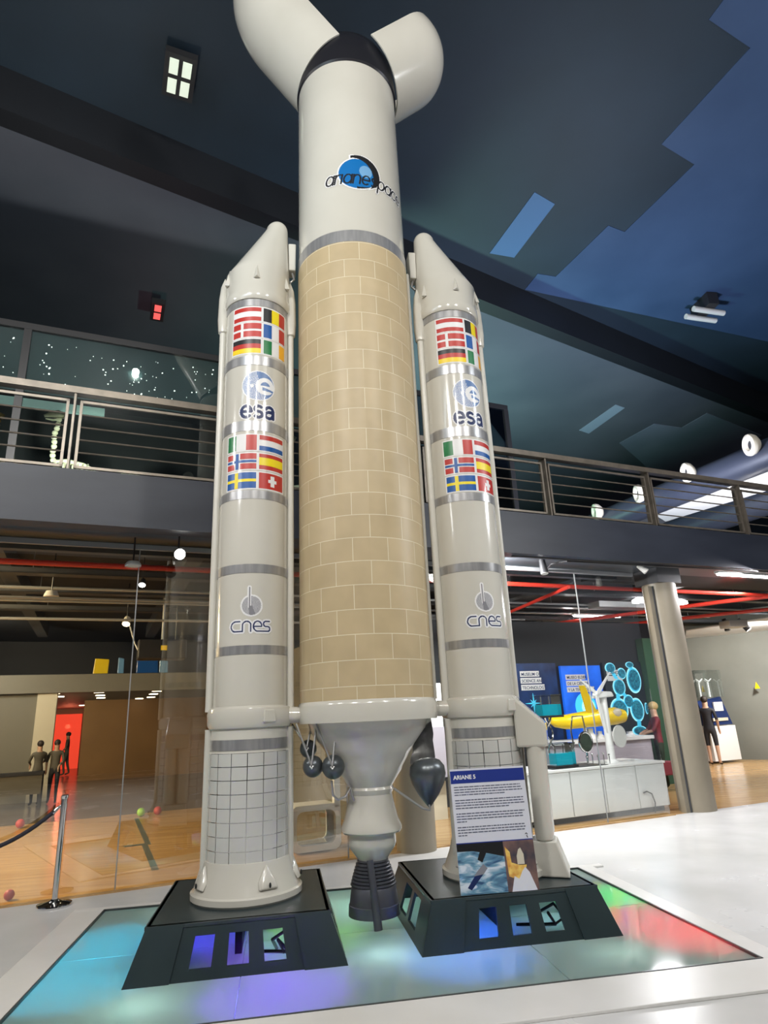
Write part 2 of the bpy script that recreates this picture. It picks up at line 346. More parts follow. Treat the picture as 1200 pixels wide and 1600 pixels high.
# --- decals printed on a cylinder
def rects_decal(name, parent, cx, cy, r, a0, a1, z0, z1, rects, mats, white=.012):
    """rects: (s0,t0,s1,t1,mat index) in 0..1, index 0 is the white backing"""
    mb = MB(); w = (a1-a0)*r
    rl = [(-white/w, -white/(z1-z0), 1+white/w, 1+white/(z1-z0), 0)]+rects
    for k, (s0, t0, s1, t1, mi) in enumerate(rl):
        rr = r+.0015+.0006*k; n = max(1, int((s1-s0)*(a1-a0)/math.radians(3)))
        V = []
        for i in range(n+1):
            a = a0+(a1-a0)*(s0+(s1-s0)*i/n); V += [cylp(a, z0+(z1-z0)*t0, rr, cx, cy), cylp(a, z0+(z1-z0)*t1, rr, cx, cy)]
        mb.add(V, [(2*i, 2*i+2, 2*i+3, 2*i+1) for i in range(n)], mi)
    return mb.build(name, mats, parent)
def raster_decal(name, parent, cx, cy, r, ac, zc, w, h, res, fn, mats):
    nx = int(w/res); nz = int(h/res); xs = (np.arange(nx)+.5)*res-w/2; zs = (np.arange(nz)+.5)*res-h/2
    X, Z = np.meshgrid(xs, zs); I = fn(X, Z)
    idx = {}; V = []; Fc = []; mi = []
    def vid(i, j):
        if (i, j) not in idx:
            idx[(i, j)] = len(V); V.append(cylp(ac+(i*res-w/2)/r, zc+j*res-h/2, r+.002, cx, cy))
        return idx[(i, j)]
    for j in range(nz):
        for i in range(nx):
            if I[j, i] >= 0: Fc.append((vid(i, j), vid(i+1, j), vid(i+1, j+1), vid(i, j+1))); mi.append(int(I[j, i]))
    return MB().add(V, Fc, mi).build(name, mats, parent)
def arc(cx, cy, rx, ry, a0, a1, n=14): return [(cx+rx*math.cos(math.radians(a0+(a1-a0)*i/n)), cy+ry*math.sin(math.radians(a0+(a1-a0)*i/n))) for i in range(n+1)]
LET = {
 'a': ([arc(.45, .5, .45, .5, 0, 360, 24), [(.9, 1), (.9, 0)]], .98),
 'r': ([[(.05, 0), (.05, 1)], arc(.5, .5, .45, .5, 180, 75)], .66),
 'i': ([[(.05, 0), (.05, 1)]], .22),
 'n': ([[(.05, 0), (.05, 1)], arc(.45, .55, .4, .45, 180, 0)+[(.85, 0)]], .98),
 'e': ([[(.02, .5), (.9, .5)]+arc(.46, .5, .44, .5, 0, 310, 24)], 1.0),
 's': ([arc(.38, .76, .30, .24, 40, 270)+arc(.38, .26, .34, .26, 90, -140)], .80),
 'p': ([[(.05, 1), (.05, -.5)], arc(.47, .5, .42, .5, 0, 360, 24)], 1.0),
 'c': ([arc(.46, .5, .44, .5, 50, 310, 20)], .86),
 'A': ([arc(.42, .68, .36, .32, 160, 0)+[(.78, .04)], arc(.40, .28, .36, .27, 70, 300, 18)+[(.78, .30)], [(.36, .56), (.78, .62)]], .92),
}
def word(txt, ox, oy, sx, sy, shear=0, gap=.12):
    out = []; x = 0
    for ch in txt:
        st, wd = LET[ch]
        for pl in st: out.append([(ox+(x+p[0]+shear*p[1])*sx, oy+p[1]*sy) for p in pl])
        x += wd+gap
    return out, (x-gap)*sx
def sdist(X, Z, strokes):
    D = np.full(X.shape, 9.)
    for pl in strokes:
        for (x0, y0), (x1, y1) in zip(pl, pl[1:]):
            dx, dy = x1-x0, y1-y0; L = dx*dx+dy*dy+1e-12
            t = np.clip(((X-x0)*dx+(Z-y0)*dy)/L, 0, 1); D = np.minimum(D, np.hypot(X-x0-t*dx, Z-y0-t*dy))
    return D

# ================================================================== THE SETTING
PX0, PX1, PY0, PY1 = -1.60, 3.07, 4.36, 7.07       # lit glass platform
fl = MB()
def frect(x0, x1, y0, y1): fl.box(x0, x1, y0, y1, -.05, 0)
nF = 8.0
def polyfloor(pts): fl.prism([(p[0], p[1], -.05) for p in pts], (0, 0, .05))
A = W(-14, nF); B = W(24, nF)
def yw(x): return A.y+(B.y-A.y)*(x-A.x)/(B.x-A.x)
polyfloor([(A.x, -12), (PX0, -12), (PX0, yw(PX0)), (A.x, A.y)])
polyfloor([(PX1, -12), (B.x, -12), (B.x, B.y), (PX1, yw(PX1))])
polyfloor([(PX0, -12), (PX1, -12), (PX1, PY0), (PX0, PY0)])
polyfloor([(PX0, PY1), (PX1, PY1), (PX1, yw(PX1)), (PX0, yw(PX0))])
struct(fl.build('floor', 'floor', smooth=False))
struct(wmb().box(-14, 30, nF, 14.6, -.05, 0).box(3.9, 30, 14.6, 24, -.05, 0).build('floor_wood', 'wood', smooth=False))
struct(wmb().box(-14, 3.9, 14.6, 40, -.05, -.002).build('floor_lobby', 'lobbyfloor', smooth=False))
struct(wmb().box(-14, 8.1, nF-.035, nF+.005, 0, .018).build('trim_1', 'wood', smooth=False))

# lit platform let into the floor
pf = thing('light_platform', 'floor platform of frosted glass panels glowing cyan, purple, blue, green and red under the rocket', 'platform', (.73, 5.7, 0))
mb = MB(); fz = .018
mb.box(PX0-.28, PX1+.28, PY0-.42, PY0, 0, fz).box(PX0-.28, PX1+.28, PY1, PY1+.10, 0, fz).box(PX0-.28, PX0, PY0, PY1, 0, fz).box(PX1, PX1+.16, PY0, PY1, 0, fz)
mb.build('frame', 'frame', pf, smooth=False, bevel=.004)
mb = MB()
for a in ((PX0, PX1, PY0, PY0+.012), (PX0, PX1, PY1-.012, PY1), (PX0, PX0+.012, PY0, PY1), (PX1-.012, PX1, PY0, PY1)): mb.box(a[0], a[1], a[2], a[3], -.02, .021)
mb.build('rim', 'rim', pf, smooth=False)
mb = MB(); d = .34
mb.box(PX0, PX1, PY0, PY1, -d-.02, -d).box(PX0-.02, PX0, PY0, PY1, -d, -.05).box(PX1, PX1+.02, PY0, PY1, -d, -.05).box(PX0, PX1, PY0-.02, PY0, -d, -.05).box(PX0, PX1, PY1, PY1+.02, -d, -.05)
mb.build('light_well', 'well', pf, smooth=False)
gx = [PX0+.014, -.25, 1.77, PX1-.014]; gy = [PY0+.014, 5.73, PY1-.014]
for i in range(3):
    for j in range(2):
        MB().box(gx[i]+.003, gx[i+1]-.003, gy[j]+.003, gy[j+1]-.003, -.008, .006).build('glass_panel', 'frosted', pf, smooth=False)
for i, (x, y, z, c, p, r) in enumerate([(-1.34, 5.25, .13, (0, .60, 1), 26, .06), (-1.30, 6.10, .13, (0, .60, 1), 26, .06), (-1.36, 5.65, .13, (0, .60, 1), 8, .06), (-.02, 4.72, .13, (.26, .06, 1), 34, .06), (.02, 5.0, .15, (.26, .08, 1), 10, .06),
        (1.28, 4.98, .14, (.05, .22, 1), 24, .06), (2.84, 6.02, .12, (.0, 1, .10), 9, .04), (2.88, 5.35, .12, (1, .02, .03), 20, .05), (2.97, 4.95, .12, (1, .02, .03), 16, .05),
        (.80, 6.40, .25, (.65, 1, .85), 42, .15), (-.62, 5.9, .2, (.1, .05, 1), 12, .1), (.2, 5.7, .2, (.4, 1, .1), 12, .05), (-.1, 5.5, .2, (.3, .05, 1), 14, .05), (1.45, 5.45, .2, (.02, .12, 1), 26, .1), (2.1, 5.6, .2, (.5, .8, .9), 8, .1),
        (-.85, 4.75, .28, (.7, 1, .9), 16, .2), (.75, 5.2, .28, (.75, .95, 1), 20, .2), (2.3, 4.75, .28, (.8, 1, .9), 10, .2), (-.9, 6.8, .28, (.7, 1, .95), 12, .2)]):
    lo = point('floor_lamp_light', (x, y, -z), p*1.3, c, r)
    lo.rotation_euler = (PI, 0, 0)
    if min(c) < .4:                                             # coloured spots in the well shine straight up at the glass
        lo.data.type = 'SPOT'; sp_ = bpy.data.lights[lo.data.name]; sp_.spot_size = math.radians(128); sp_.spot_blend = 1; sp_.energy = p*27; lo.location.z = -.30

# glass wall of the ground floor
nG = 8.05
def pane(k, u0, u1, z0, z1, mname, n=nG): struct(wmb().box(u0, u1, n-.006, n+.006, z0, z1).build('window_%d' % k, mname, smooth=False))
pane(1, -4.5, .312, .0, 3.68, 'glass'); pane(2, .324, 2.9, .0, 3.68, 'glass'); pane(3, 2.912, 3.5, 0, 3.68, 'glass_right'); pane(4, 4.1, 5.35, .0, 3.68, 'glass_right'); pane(5, 5.362, 6.87, .0, 3.68, 'glass_right'); pane(6, 6.882, 8.08, .0, 3.68, 'glass_right')
struct(wmb().box(-4.5, 3.5, nG-.02, nG+.02, 3.66, 3.72).box(4.1, 8.1, nG-.02, nG+.02, 3.66, 3.72).build('trim_2', 'grey_pipe', smooth=False))
mb = wmb()
for u in (.318, 2.906, 5.356, 6.876): mb.box(u-.006, u+.006, nG-.008, nG+.008, 0, 3.66)
struct(mb.build('trim_3', 'grey_pipe', smooth=False))

# gallery slab and its fascia
struct(wmb().box(-16, 30, 7.3, 7.55, 3.72, 4.34).build('trim_4', 'fascia', smooth=False))
struct(wmb().box(-16, 30, 7.55, 24, 4.20, 4.34).build('floor_gallery', 'fascia', smooth=False))
struct(wmb().box(-16, 30, 7.55, 8.3, 3.80, 4.2).box(-16, 8.0, 8.3, 8.42, 3.66, 4.2).build('ceiling_soffit', 'soffit', smooth=False))
struct(wmb().box(8.0, 30, 8.3, 9.2, 3.80, 4.2).box(-16, 30, 8.3, 24, 4.15, 4.2).box(-16, 3.9, 24, 40, 4.15, 4.2).build('ceiling_services', 'void', smooth=False))
# hall shell
struct(MB().box(-16, 26, -12, 30, 11.3, 11.5).build('ceiling', 'navy', smooth=False))
P1, P2 = W(-2.12, 8.74), W(19.5, 12.35); dd = (P2-P1).normalized(); nn = Vector((-dd.y, dd.x, 0)); P1 = P1-dd*12; P2 = P2+dd*6
def strip(z0, z1, o0, o1): a, b, c, e = P1+nn*o0, P2+nn*o0, P2+nn*o1, P1+nn*o1; return [(a.x, a.y, z0), (b.x, b.y, z0), (c.x, c.y, z0), (e.x, e.y, z0), (a.x, a.y, z1), (b.x, b.y, z1), (c.x, c.y, z1), (e.x, e.y, z1)]
struct(MB().hexa(strip(10.5, 11.3, 0, .35)).build('beam_ceiling', 'beam', smooth=False))
struct(MB().hexa(strip(10.5, 10.8, .35, 26)).build('ceiling_gallery', 'soffit_up', smooth=False))
struct(wmb().box(-16, 34, 24, 24.2, 4.34, 10.6).build('wall_back', 'maroon', smooth=False))
struct(wmb().box(-14.2, -14, 7.4, 40, 0, 11.4).build('wall_left', 'navy', smooth=False))
struct(wmb().box(30, 30.2, 0, 30, 0, 11.4).build('wall_right', 'navy', smooth=False))
struct(MB().box(-16, 26, -12.2, -12, 0, 11.4).build('wall_front', 'fascia', smooth=False))
def atz(px, py, z): d = RV*((px-600)/FPX)-UV*((py-800)/FPX)+FV; return CAM+d*((z-CAM_H)/d.z)
def atn(px, py, n):
    d = RV*((px-600)/FPX)-UV*((py-800)/FPX)+FV; nw = WALL.to_3x3()@Vector((0, 1, 0)); return CAM+d*((n-CAM.dot(nw))/d.dot(nw))
def patch(name, pts, z, mname, th=.012): return struct(MB().prism([(p[0], p[1], z-th) for p in pts], (0, 0, th)).build(name, mname, smooth=False))
# lighter stepped paint on the ceiling (world coordinates on the ceiling plane)
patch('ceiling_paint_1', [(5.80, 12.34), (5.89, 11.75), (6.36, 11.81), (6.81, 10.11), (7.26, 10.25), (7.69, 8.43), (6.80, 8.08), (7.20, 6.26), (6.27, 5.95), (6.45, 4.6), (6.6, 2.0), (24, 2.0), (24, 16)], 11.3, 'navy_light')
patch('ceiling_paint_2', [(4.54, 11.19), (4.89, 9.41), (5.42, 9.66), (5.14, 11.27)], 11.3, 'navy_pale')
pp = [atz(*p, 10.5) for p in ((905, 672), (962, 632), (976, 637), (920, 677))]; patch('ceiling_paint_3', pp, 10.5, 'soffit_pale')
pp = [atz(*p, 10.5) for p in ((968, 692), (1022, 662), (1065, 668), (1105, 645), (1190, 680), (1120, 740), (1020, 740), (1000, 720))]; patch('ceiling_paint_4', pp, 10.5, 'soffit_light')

# columns
def column(u, n, r, name, label):
    t = thing(name, label, 'column', W(u, n, 0))
    wmb().lathe([(r, 0), (r, 3.55)], u, n, 48).build('shaft', 'column', t)
    wmb().box(u-r*.95, u+r*.95, n-r*.95, n+r*.95, 3.55, 3.80).build('capital', 'darkgrey', t, smooth=False)
    return t
t = column(8.73, 8.12, .275, 'round_column', 'sand-grey round column with dark capital at the right end of the glass wall')
wmb().box(8.36, 8.44, 8.0, 8.10, 0, 3.5).build('corner_profile', 'column', t, smooth=False)
wmb().box(8.44, 8.47, 7.99, 8.03, 0, 3.5).build('conduit', 'darkgrey', t, smooth=False)
column(3.80, 8.02, .25, 'round_column', 'brown round column seen behind the rocket engine')

# rail of the gallery
def rail():
    t = thing('gallery_railing', 'bronze metal railing with five horizontal bars along the edge of the gallery', 'railing', W(4, 7.36, 4.34))
    n0 = 7.36
    wmb().box(-14, 28, n0-.055, n0+.055, 5.27, 5.35).build('handrail', 'rail', t, smooth=False)
    us = [-4.9, -2.7, -.52, 1.65, 3.85, 6.0, 8.08, 10.23, 12.4, 14.6]
    for a, b in zip(us, us[1:]):
        f = wmb(); g = .055
        f.box(a+g, b-g, n0-.015, n0+.015, 5.17, 5.20).box(a+g, b-g, n0-.015, n0+.015, 4.37, 4.40).box(a+g, a+g+.03, n0-.015, n0+.015, 4.37, 5.2).box(b-g-.03, b-g, n0-.015, n0+.015, 4.37, 5.2)
        pf_ = f.build('panel_frame', 'rail', t, smooth=False)
        for k in range(4):
            z = 4.56+k*.155; wmb().tube([(a+g+.02, n0, z), (b-g-.02, n0, z)], .011, 8).build('rail_bar', 'rail', pf_)
    for u in us: wmb().box(u-.012, u+.012, n0-.04, n0+.12, 4.30, 5.28).build('post', 'rail', t, smooth=False)
rail()

# ================================================================== THE ROCKET
RX, RY = .753, 5.8
def core():
    t = thing('rocket_core_stage', 'tall white and tan central rocket body with tiled tank, open fairing and engine', 'rocket', (RX, RY, 0))
    L = lambda prof, **k: MB().lathe(prof, RX, RY, 96, **k)
    L([(.587, 1.726), (.587, 6.146)], uvs=True).build('tiled_tank', 'foam', t)['label'] = 'tan tank clad in brick-pattern tiles'
    L([(.588, 6.146), (.588, 6.285)]).build('metal_band', 'band', t)
    L([(.579, 6.285), (.573, 8.75), (.55, 8.76)]).build('upper_body', 'white', t)['label'] = 'glossy white upper body'
    L([(.575, 8.62), (.592, 8.64), (.590, 8.80), (.575, 9.0), (.50, 9.18), (.36, 9.30), (0, 9.36)]).build('adapter_dome', 'black', t)['label'] = 'black dome under the fairing halves'
    L([(.56, 1.571), (.603, 1.571), (.607, 1.60), (.607, 1.70), (.60, 1.726), (.587, 1.74)]).build('skirt', 'white', t)
    e = L([(.52, 1.575), (.50, 1.50), (.345, 1.30), (.33, 1.27), (.285, 1.20), (.275, 1.17), (.20, 1.065), (.19, 1.05), (.20, 1.03), (.195, 1.015), (.182, .99), (.188, .95), (.225, .80), (.252, .745), (.252, .715), (.238, .70), (.198, .70), (.20, .62), (.185, .585), (.108, .484)]).build('engine_body', 'white', t)
    pr = [(.098, .485)]
    for k in range(9):
        f = k/8; z = .475-.024*k; r = .110+.072*(f**.75); pr += [(r-.008, z), (r+.004, z-.005), (r+.004, z-.014), (r-.008, z-.019)]
    pr += [(.180, .255), (.198, .135), (.204, .13), (.208, .055), (.200, .052), (.15, .30), (.05, .47)]
    pr = [(r, z+.05) for r, z in pr]
    L(pr, cap=False).build('nozzle', 'nozzle', t)['label'] = 'dark grey ribbed exhaust nozzle'
    MB().tube([(RX-.045, RY-.17, .52), (RX-.03, RY-.20, .35), (RX-.005, RY-.235, .05)], [.026, .028, .034], 16).build('exhaust_pipe', 'nozzle', t)
    # gas bottles
    for c, r in (((.265, 5.62, 1.240), .083), ((.425, 5.55, 1.232), .092), ((.235, 5.80, 1.37), .072)):
        MB().ball(c, r, sc3=(1, 1, 1.03)).build('gas_tank', 'gunmetal', t)
        mb = MB(); x, y, z = c; f = y-r-.01
        for s in (-1, 1): mb.tube([(x+s*.085-.05, y-.01, 1.575), (x-.015, f, z+.01)], .008, 8)
        mb.tube([(x-.03, f, z+.01), (x-.015, f-.004, z-.01), (x, f, z+.01)], .009, 8).build('tank_strut', 'greymetal', t)
    pr = [(0, .87), (.018, .885), (.085, .97), (.135, 1.06), (.152, 1.13), (.145, 1.19), (.11, 1.235), (.06, 1.255), (0, 1.26)]
    MB().lathe(pr, 1.215, 5.62, 40).build('teardrop_tank', 'gunmetal', t)['label'] = 'dark grey teardrop tank hanging at the right of the engine'
    V = []; random.seed(3)
    for k in range(9):
        z = 1.575-.045*k; a = 1.17-.012*k+random.uniform(-.012, .012); b = 1.285+random.uniform(-.012, .006); y = 5.66-.008*k+random.uniform(-.01, .01); V += [(a, y, z), (.5*(a+b), y-.02, z), (b, y, z), (.5*(a+b), y+.02, z)]
    MB().add(V, [(4*k+j, 4*k+(j+1) % 4, 4*k+4+(j+1) % 4, 4*k+4+j) for k in range(8) for j in range(4)]+[(0, 1, 2, 3), (32, 33, 34, 35)]).build('foil_strap', 'foil', t)
    MB().tube([(1.21, 5.60, .90), (1.215, 5.60, .855), (1.16, 5.62, .87), (.935, 5.68, 1.03)], .010, 8).build('tank_strut', 'greymetal', t)
    MB().tube([(.41, 5.56, 1.13), (.42, 5.56, 1.02), (.46, 5.57, .985), (.52, 5.59, 1.0), (.565, 5.63, 1.06), (.58, 5.64, 1.0), (.60, 5.65, .96)], .010, 8).build('hose', 'greymetal', t)
    for s in (-1, 1):
        MB().tube([(RX+s*.57, RY-.08, 1.648), (RX+s*.73, RY-.08, 1.648)], .062, 24).tube([(RX+s*.61, RY-.08, 1.648), (RX+s*.68, RY-.08, 1.648)], .066, 24).build('booster_strut', 'white', t)
    for a in (84, 96): MB().tube([cylp(math.radians(a), 1.73, .60, RX, RY), cylp(math.radians(a), 6.2, .60, RX, RY)], .018, 10).build('fuel_line', 'white2', t)
    # fairing halves
    def shell(side, R, th, hx, hz, Lc, Lt, label):
        th = math.radians(th); prof = []
        for i in range(21):
            h = Lt*i/20; prof.append((h, R if h < Lc else max(.02, R*max(0, 1-((h-Lc)/(Lt-Lc))**2)**.6)))
        V = []; Fc = []; n = 40
        for inn in (0, 1):
            for h, r in prof:
                r = max(.005, r-inn*.018)
                for j in range(n+1):
                    a = -PI/2+PI*j/n; x = r*math.cos(a)-R; y = r*math.sin(a)
                    V.append((hx+side*(x*math.cos(th)+h*math.sin(th)), RY+y, hz-x*math.sin(th)+h*math.cos(th)))
        k = n+1; N = 21*k
        for i in range(20):
            for j in range(n):
                Fc.append((i*k+j, i*k+j+1, (i+1)*k+j+1, (i+1)*k+j)); Fc.append((N+i*k+j, N+(i+1)*k+j, N+(i+1)*k+j+1, N+i*k+j+1))
            for j in (0, n): Fc.append((i*k+j, (i+1)*k+j, N+(i+1)*k+j, N+i*k+j))
        for j in range(n): Fc.append((j, j+1, N+j+1, N+j)); Fc.append((20*k+j, 20*k+j+1, N+20*k+j+1, N+20*k+j))
        o = MB().add(V, Fc).build('fairing_half', 'white', t); o['label'] = label
    shell(1, .58, 49, 1.37, 8.63, .62, 1.17, 'white fairing half leaning right')
    shell(-1, .57, 36, .165, 8.69, .9, 1.9, 'white fairing half leaning left')
    # company logo, printed on the upper body
    R0 = .5785
    wd, wl = word('arianespace', 0, 0, .089, .115, .22, .10)
    strokes, _ = word('arianespace', -wl/2+.03, -.10, .089, .115, .22, .10)
    def fn(X, Z):
        I = np.full(X.shape, -1)
        D = sdist(X, Z, strokes)
        e1 = ((X+.085)/.205)**2+((Z-.03)/.195)**2
        s1 = ((X+.085)/.245)**2+((Z-.05)/.225)**2; s2 = ((X+.130)/.215)**2+((Z-.0)/.235)**2
        sw = (s1 < 1) & (s2 > 1) & (X > -.16)
        s3 = (((X+.06)/.20)**2+((Z+.02)/.15)**2 < 1) & (((X+.07)/.24)**2+((Z-.03)/.17)**2 > 1) & (X > -.10)
        I[(e1 < 1.16) | ((s1 < 1.1) & (s2 > .95) & (X > -.175))] = 0
        I[e1 < 1] = 1; I[(e1 < 1) & (((X+.0)/.07)**2+((Z-.07)/.08)**2 < 1)] = 2
        I[sw] = 3; I[s3 & (e1 < 1)] = 3
        I[(D < .019) & (e1 > 1) & ~sw] = 0
        I[D < .0094] = 3
        return I
    raster_decal('logo', t, RX, RY, R0, math.radians(10.5), 6.985, 1.2, .56, .0042, fn, ['d_white', 'd_logoblue', 'd_logolight', 'd_black'])
    return t
core()

r0 = .312
def booster(name, label, cx, side, rot, boxes):
    t = thing(name, label, 'rocket booster', (cx, RY, .32))
    L = lambda prof, n=72, **k: MB().lathe(prof, cx, RY, n, **k)
    L([(r0, 1.66), (r0, 5.66)]).build('tube_body', 'white', t)
    for z0, z1 in ((5.52, 5.61), (4.858, 4.956), (4.167, 4.27), (3.503, 3.582), (2.828, 2.906), (2.142, 2.215)):
        L([(r0, z0), (r0+.003, z0), (r0+.003, z1), (r0, z1)], cap=False).build('metal_band', 'band', t)
    # nose, an oblique cone leaning to the core
    prof, off = [(.325, 5.60), (.338, 5.62), (.338, 5.70), (.330, 5.72), (.330, 6.0)], [0]*5
    for k in range(1, 9): f = k/8; prof.append((.330+(.118-.330)*f, 6.0+.68*f)); off.append(-side*.19*f)
    for k in range(1, 8): a = PI/2*k/7; prof.append((max(.118*math.cos(a), .0), 6.68+.125*math.sin(a))); off.append(-side*(.19+.012*k/7))
    L(prof, off=off).build('nose_cone', 'white', t)
    nx = cx-side*.355
    MB().hexa([(nx-.035, RY-.07, 6.16), (nx+.035, RY-.07, 6.16), (nx+.035, RY+.07, 6.16), (nx-.035, RY+.07, 6.16), (nx-.04, RY-.07, 6.50), (nx+.04, RY-.07, 6.50), (nx+.04, RY+.07, 6.50), (nx-.04, RY+.07, 6.50)]).build('nose_bracket', 'white2', t, smooth=False, bevel=.01)
    MB().tube([(nx, RY-.02, 6.16), (nx-side*.02, RY-.03, 6.07), (nx+side*.02, RY-.03, 6.03)], .012, 8).build('bracket_hook', 'greymetal', t)
    for a in (0, 62, -62):
        a = math.radians(a+rot); w = .11
        P = [cylp(a-w*1.0, 5.83, .334, cx, RY), cylp(a+w*1.0, 5.83, .334, cx, RY), cylp(a, 6.08, .31, cx, RY), cylp(a, 5.84, .372, cx, RY)]
        MB().add(P, [(0, 1, 3), (1, 2, 3), (2, 0, 3), (0, 2, 1)]).build('nose_fairing', 'white', t, smooth=False, bevel=.006)
    # shoulder pods and long raceways
    for s in (-1, 1):
        a = math.radians(s*83+rot); c = cylp(a, 0, .338, cx, RY)
        MB().lathe([(0, 5.32), (.05, 5.36), (.06, 5.5), (.055, 5.75), (.04, 5.9), (0, 6.02)], c[0], c[1], 16).build('shoulder_pod', 'white', t)
        MB().tube([(c[0], c[1], 1.7), (c[0], c[1], 5.55)], .034, 14).build('raceway', 'white2', t)
        mb = MB(); c = cylp(a, 0, .330, cx, RY); mb.tube([(c[0], c[1], .42), (c[0], c[1], 1.56)], .036, 14).build('lower_raceway', 'white2', t)
    # attachment collar
    L([(.30, 1.55), (.338, 1.565), (.352, 1.59), (.356, 1.68), (.345, 1.715), (.318, 1.73), (.30, 1.74)]).build('collar', 'white', t)
    a = math.radians(28+rot); MB().hexa([cylp(a-.16, 1.60, .34, cx, RY), cylp(a+.16, 1.60, .34, cx, RY), cylp(a+.16, 1.60, .375, cx, RY), cylp(a-.16, 1.60, .375, cx, RY), cylp(a-.13, 1.70, .34, cx, RY), cylp(a+.13, 1.70, .34, cx, RY), cylp(a+.13, 1.70, .368, cx, RY), cylp(a-.13, 1.70, .368, cx, RY)]).build('collar_block', 'white', t, smooth=False, bevel=.01)
    L([(.318, .58), (.318, 1.56)]).build('rear_body', 'white2', t)
    L([(.318, 1.396), (.322, 1.396), (.322, 1.477), (.318, 1.477)], cap=False).build('metal_band', 'band', t)
    # tile grid over mirror strips
    g = L([(.318, .57), (.323, .57), (.325, 1.375), (.318, 1.375)], cap=False); nr, ncol = 8, 16
    for i in range(nr):
        for j in range(ncol):
            a0 = 2*PI*j/ncol+.009+math.radians(rot); a1 = 2*PI*(j+1)/ncol-.009+math.radians(rot); z0 = .575+.1*i+.0028; z1 = .575+.1*(i+1)-.0028; V = []
            rr = .3275
            for q in range(6): a = a0+(a1-a0)*q/5; V += [cylp(a, z0, rr, cx, RY), cylp(a, z1, rr, cx, RY)]
            g.add(V, [(2*q, 2*q+2, 2*q+3, 2*q+1) for q in range(5)], 1)
    g.build('tile_grid', ['silver', 'tile'], t, sharp=50)['label'] = 'grey tiles divided by mirror-silver lines'
    L([(.30, .60), (.335, .595), (.345, .56), (.362, .50), (.392, .43), (.412, .385), (.432, .375), (.432, .335), (.42, .32), (.30, .32)]).build('flared_skirt', 'white', t)
    for a in (26, 88, -60):
        a = math.radians(a+rot); P = []
        for da, rr, z in ((-.20, .405, .415), (.20, .405, .415), (.20, .37, .47), (0, .345, .585), (-.20, .37, .47), (-.14, .425, .43), (.14, .425, .43), (.12, .40, .48), (0, .365, .575), (-.12, .40, .48)): P.append(cylp(a+da, z, rr, cx, RY))
        pod = MB().add(P, [(0, 1, 2, 3, 4), (5, 6, 7, 8, 9), (0, 1, 6, 5), (1, 2, 7, 6), (2, 3, 8, 7), (3, 4, 9, 8), (4, 0, 5, 9)]).build('motor_pod', 'white', t, bevel=.008, sharp=60)
        c = cylp(a, .45, .424, cx, RY); MB().ball(c, .012, sc3=(.7, .7, 1.6), n=10, k=6).build('pod_hole', 'recess', pod)
    # decals
    rd = math.radians
    D = ['d_white', 'd_red', 'd_black', 'd_yellow', 'd_blue', 'd_green', 'd_orange', 'd_gold']
    def fl_(a0, a1, zt, rects, lab):
        o = rects_decal('flag', t, cx, RY, r0, rd(a0+rot), rd(a1+rot), zt-.152, zt, rects, D); o['label'] = lab
    H = lambda *c: [(0, 1-(i+1)/len(c), 1, 1-i/len(c), m) for i, m in enumerate(c)]
    V3 = lambda *c: [(i/3, 0, (i+1)/3, 1, m) for i, m in enumerate(c)]
    fl_(-43, 9, 5.50, [(0, .70, 1, 1, 1), (0, 0, 1, .30, 1)], 'red and white striped flag'); fl_(-43.5, 9.5, 5.32, [(0, 0, .30, .42, 1), (0, .58, .30, 1, 1), (.40, 0, 1, .42, 1), (.40, .58, 1, 1, 1)], 'red flag with white cross'); fl_(-44, 9, 5.14, H(2, 1, 7), 'black, red and gold flag')
    fl_(13, 60, 5.50, V3(2, 3, 1), 'black, yellow and red flag'); fl_(13.5, 60, 5.32, V3(4, 0, 1), 'blue, white and red flag'); fl_(14, 60, 5.14, V3(5, 0, 6), 'green, white and orange flag')
    fl_(-48, 5, 4.125, V3(5, 0, 1), 'green, white and red flag'); fl_(-47.5, 5, 3.94, [(0, 0, .28, .36, 1), (0, .64, .28, 1, 1), (.48, 0, 1, .36, 1), (.48, .64, 1, 1, 1), (0, .43, 1, .57, 4), (.33, 0, .43, 1, 4)], 'red flag with blue and white cross'); fl_(-47, 5, 3.755, [(0, 0, 1, 1, 4), (0, .41, 1, .59, 3), (.30, 0, .42, 1, 3)], 'blue flag with yellow cross')
    fl_(9.5, 56, 4.125, [(0, .70, 1, 1, 1), (0, 0, 1, .30, 4)], 'red, white and blue flag'); fl_(9.5, 56, 3.94, [(0, 0, 1, 1, 1), (0, .26, 1, .76, 3)], 'red and yellow striped flag'); fl_(9.5, 56, 3.755, [(0, 0, 1, 1, 1), (.43, .16, .59, .84, 0), (.34, .40, .68, .60, 0)], 'red flag with white Swiss-style cross')
    R = .150
    st, wl = word('esA', 0, 0, .105, .115, 0, .16); st, _ = word('esA', -wl/2, -.330, .105, .115, 0, .16)
    def fn(X, Z):
        I = np.full(X.shape, -1); q = np.hypot(X, Z); D = sdist(X, Z, st)
        I[q < R+.010] = 0; I[D < .027] = 0
        rad = np.hypot(X+.16, Z-.12); I[(q < R) & ((rad % .0125) < .0078)] = 1; I[(q < R) & (X+Z*.3 > .02)] = 1
        ex, ez = X-.062, Z+.002; er = np.hypot(ex, ez*1.0)
        we = (er < .090) & ~((er < .046) & (ez > .006)) & ~((ez < -.010-.25*(ex+.02)) & (ez > -.046-.1*ex) & (ex > -.028))
        I[(q < R+.004) & we] = 0
        I[(np.hypot(X+.062, Z+.004) < .017)] = 0
        I[D < .0155] = 2
        return I
    raster_decal('agency_logo', t, cx, RY, r0, rd(6.5+rot), 4.635, .40, .80, .0042, fn, ['d_white', 'd_esablue', 'd_navy'])
    h = .042
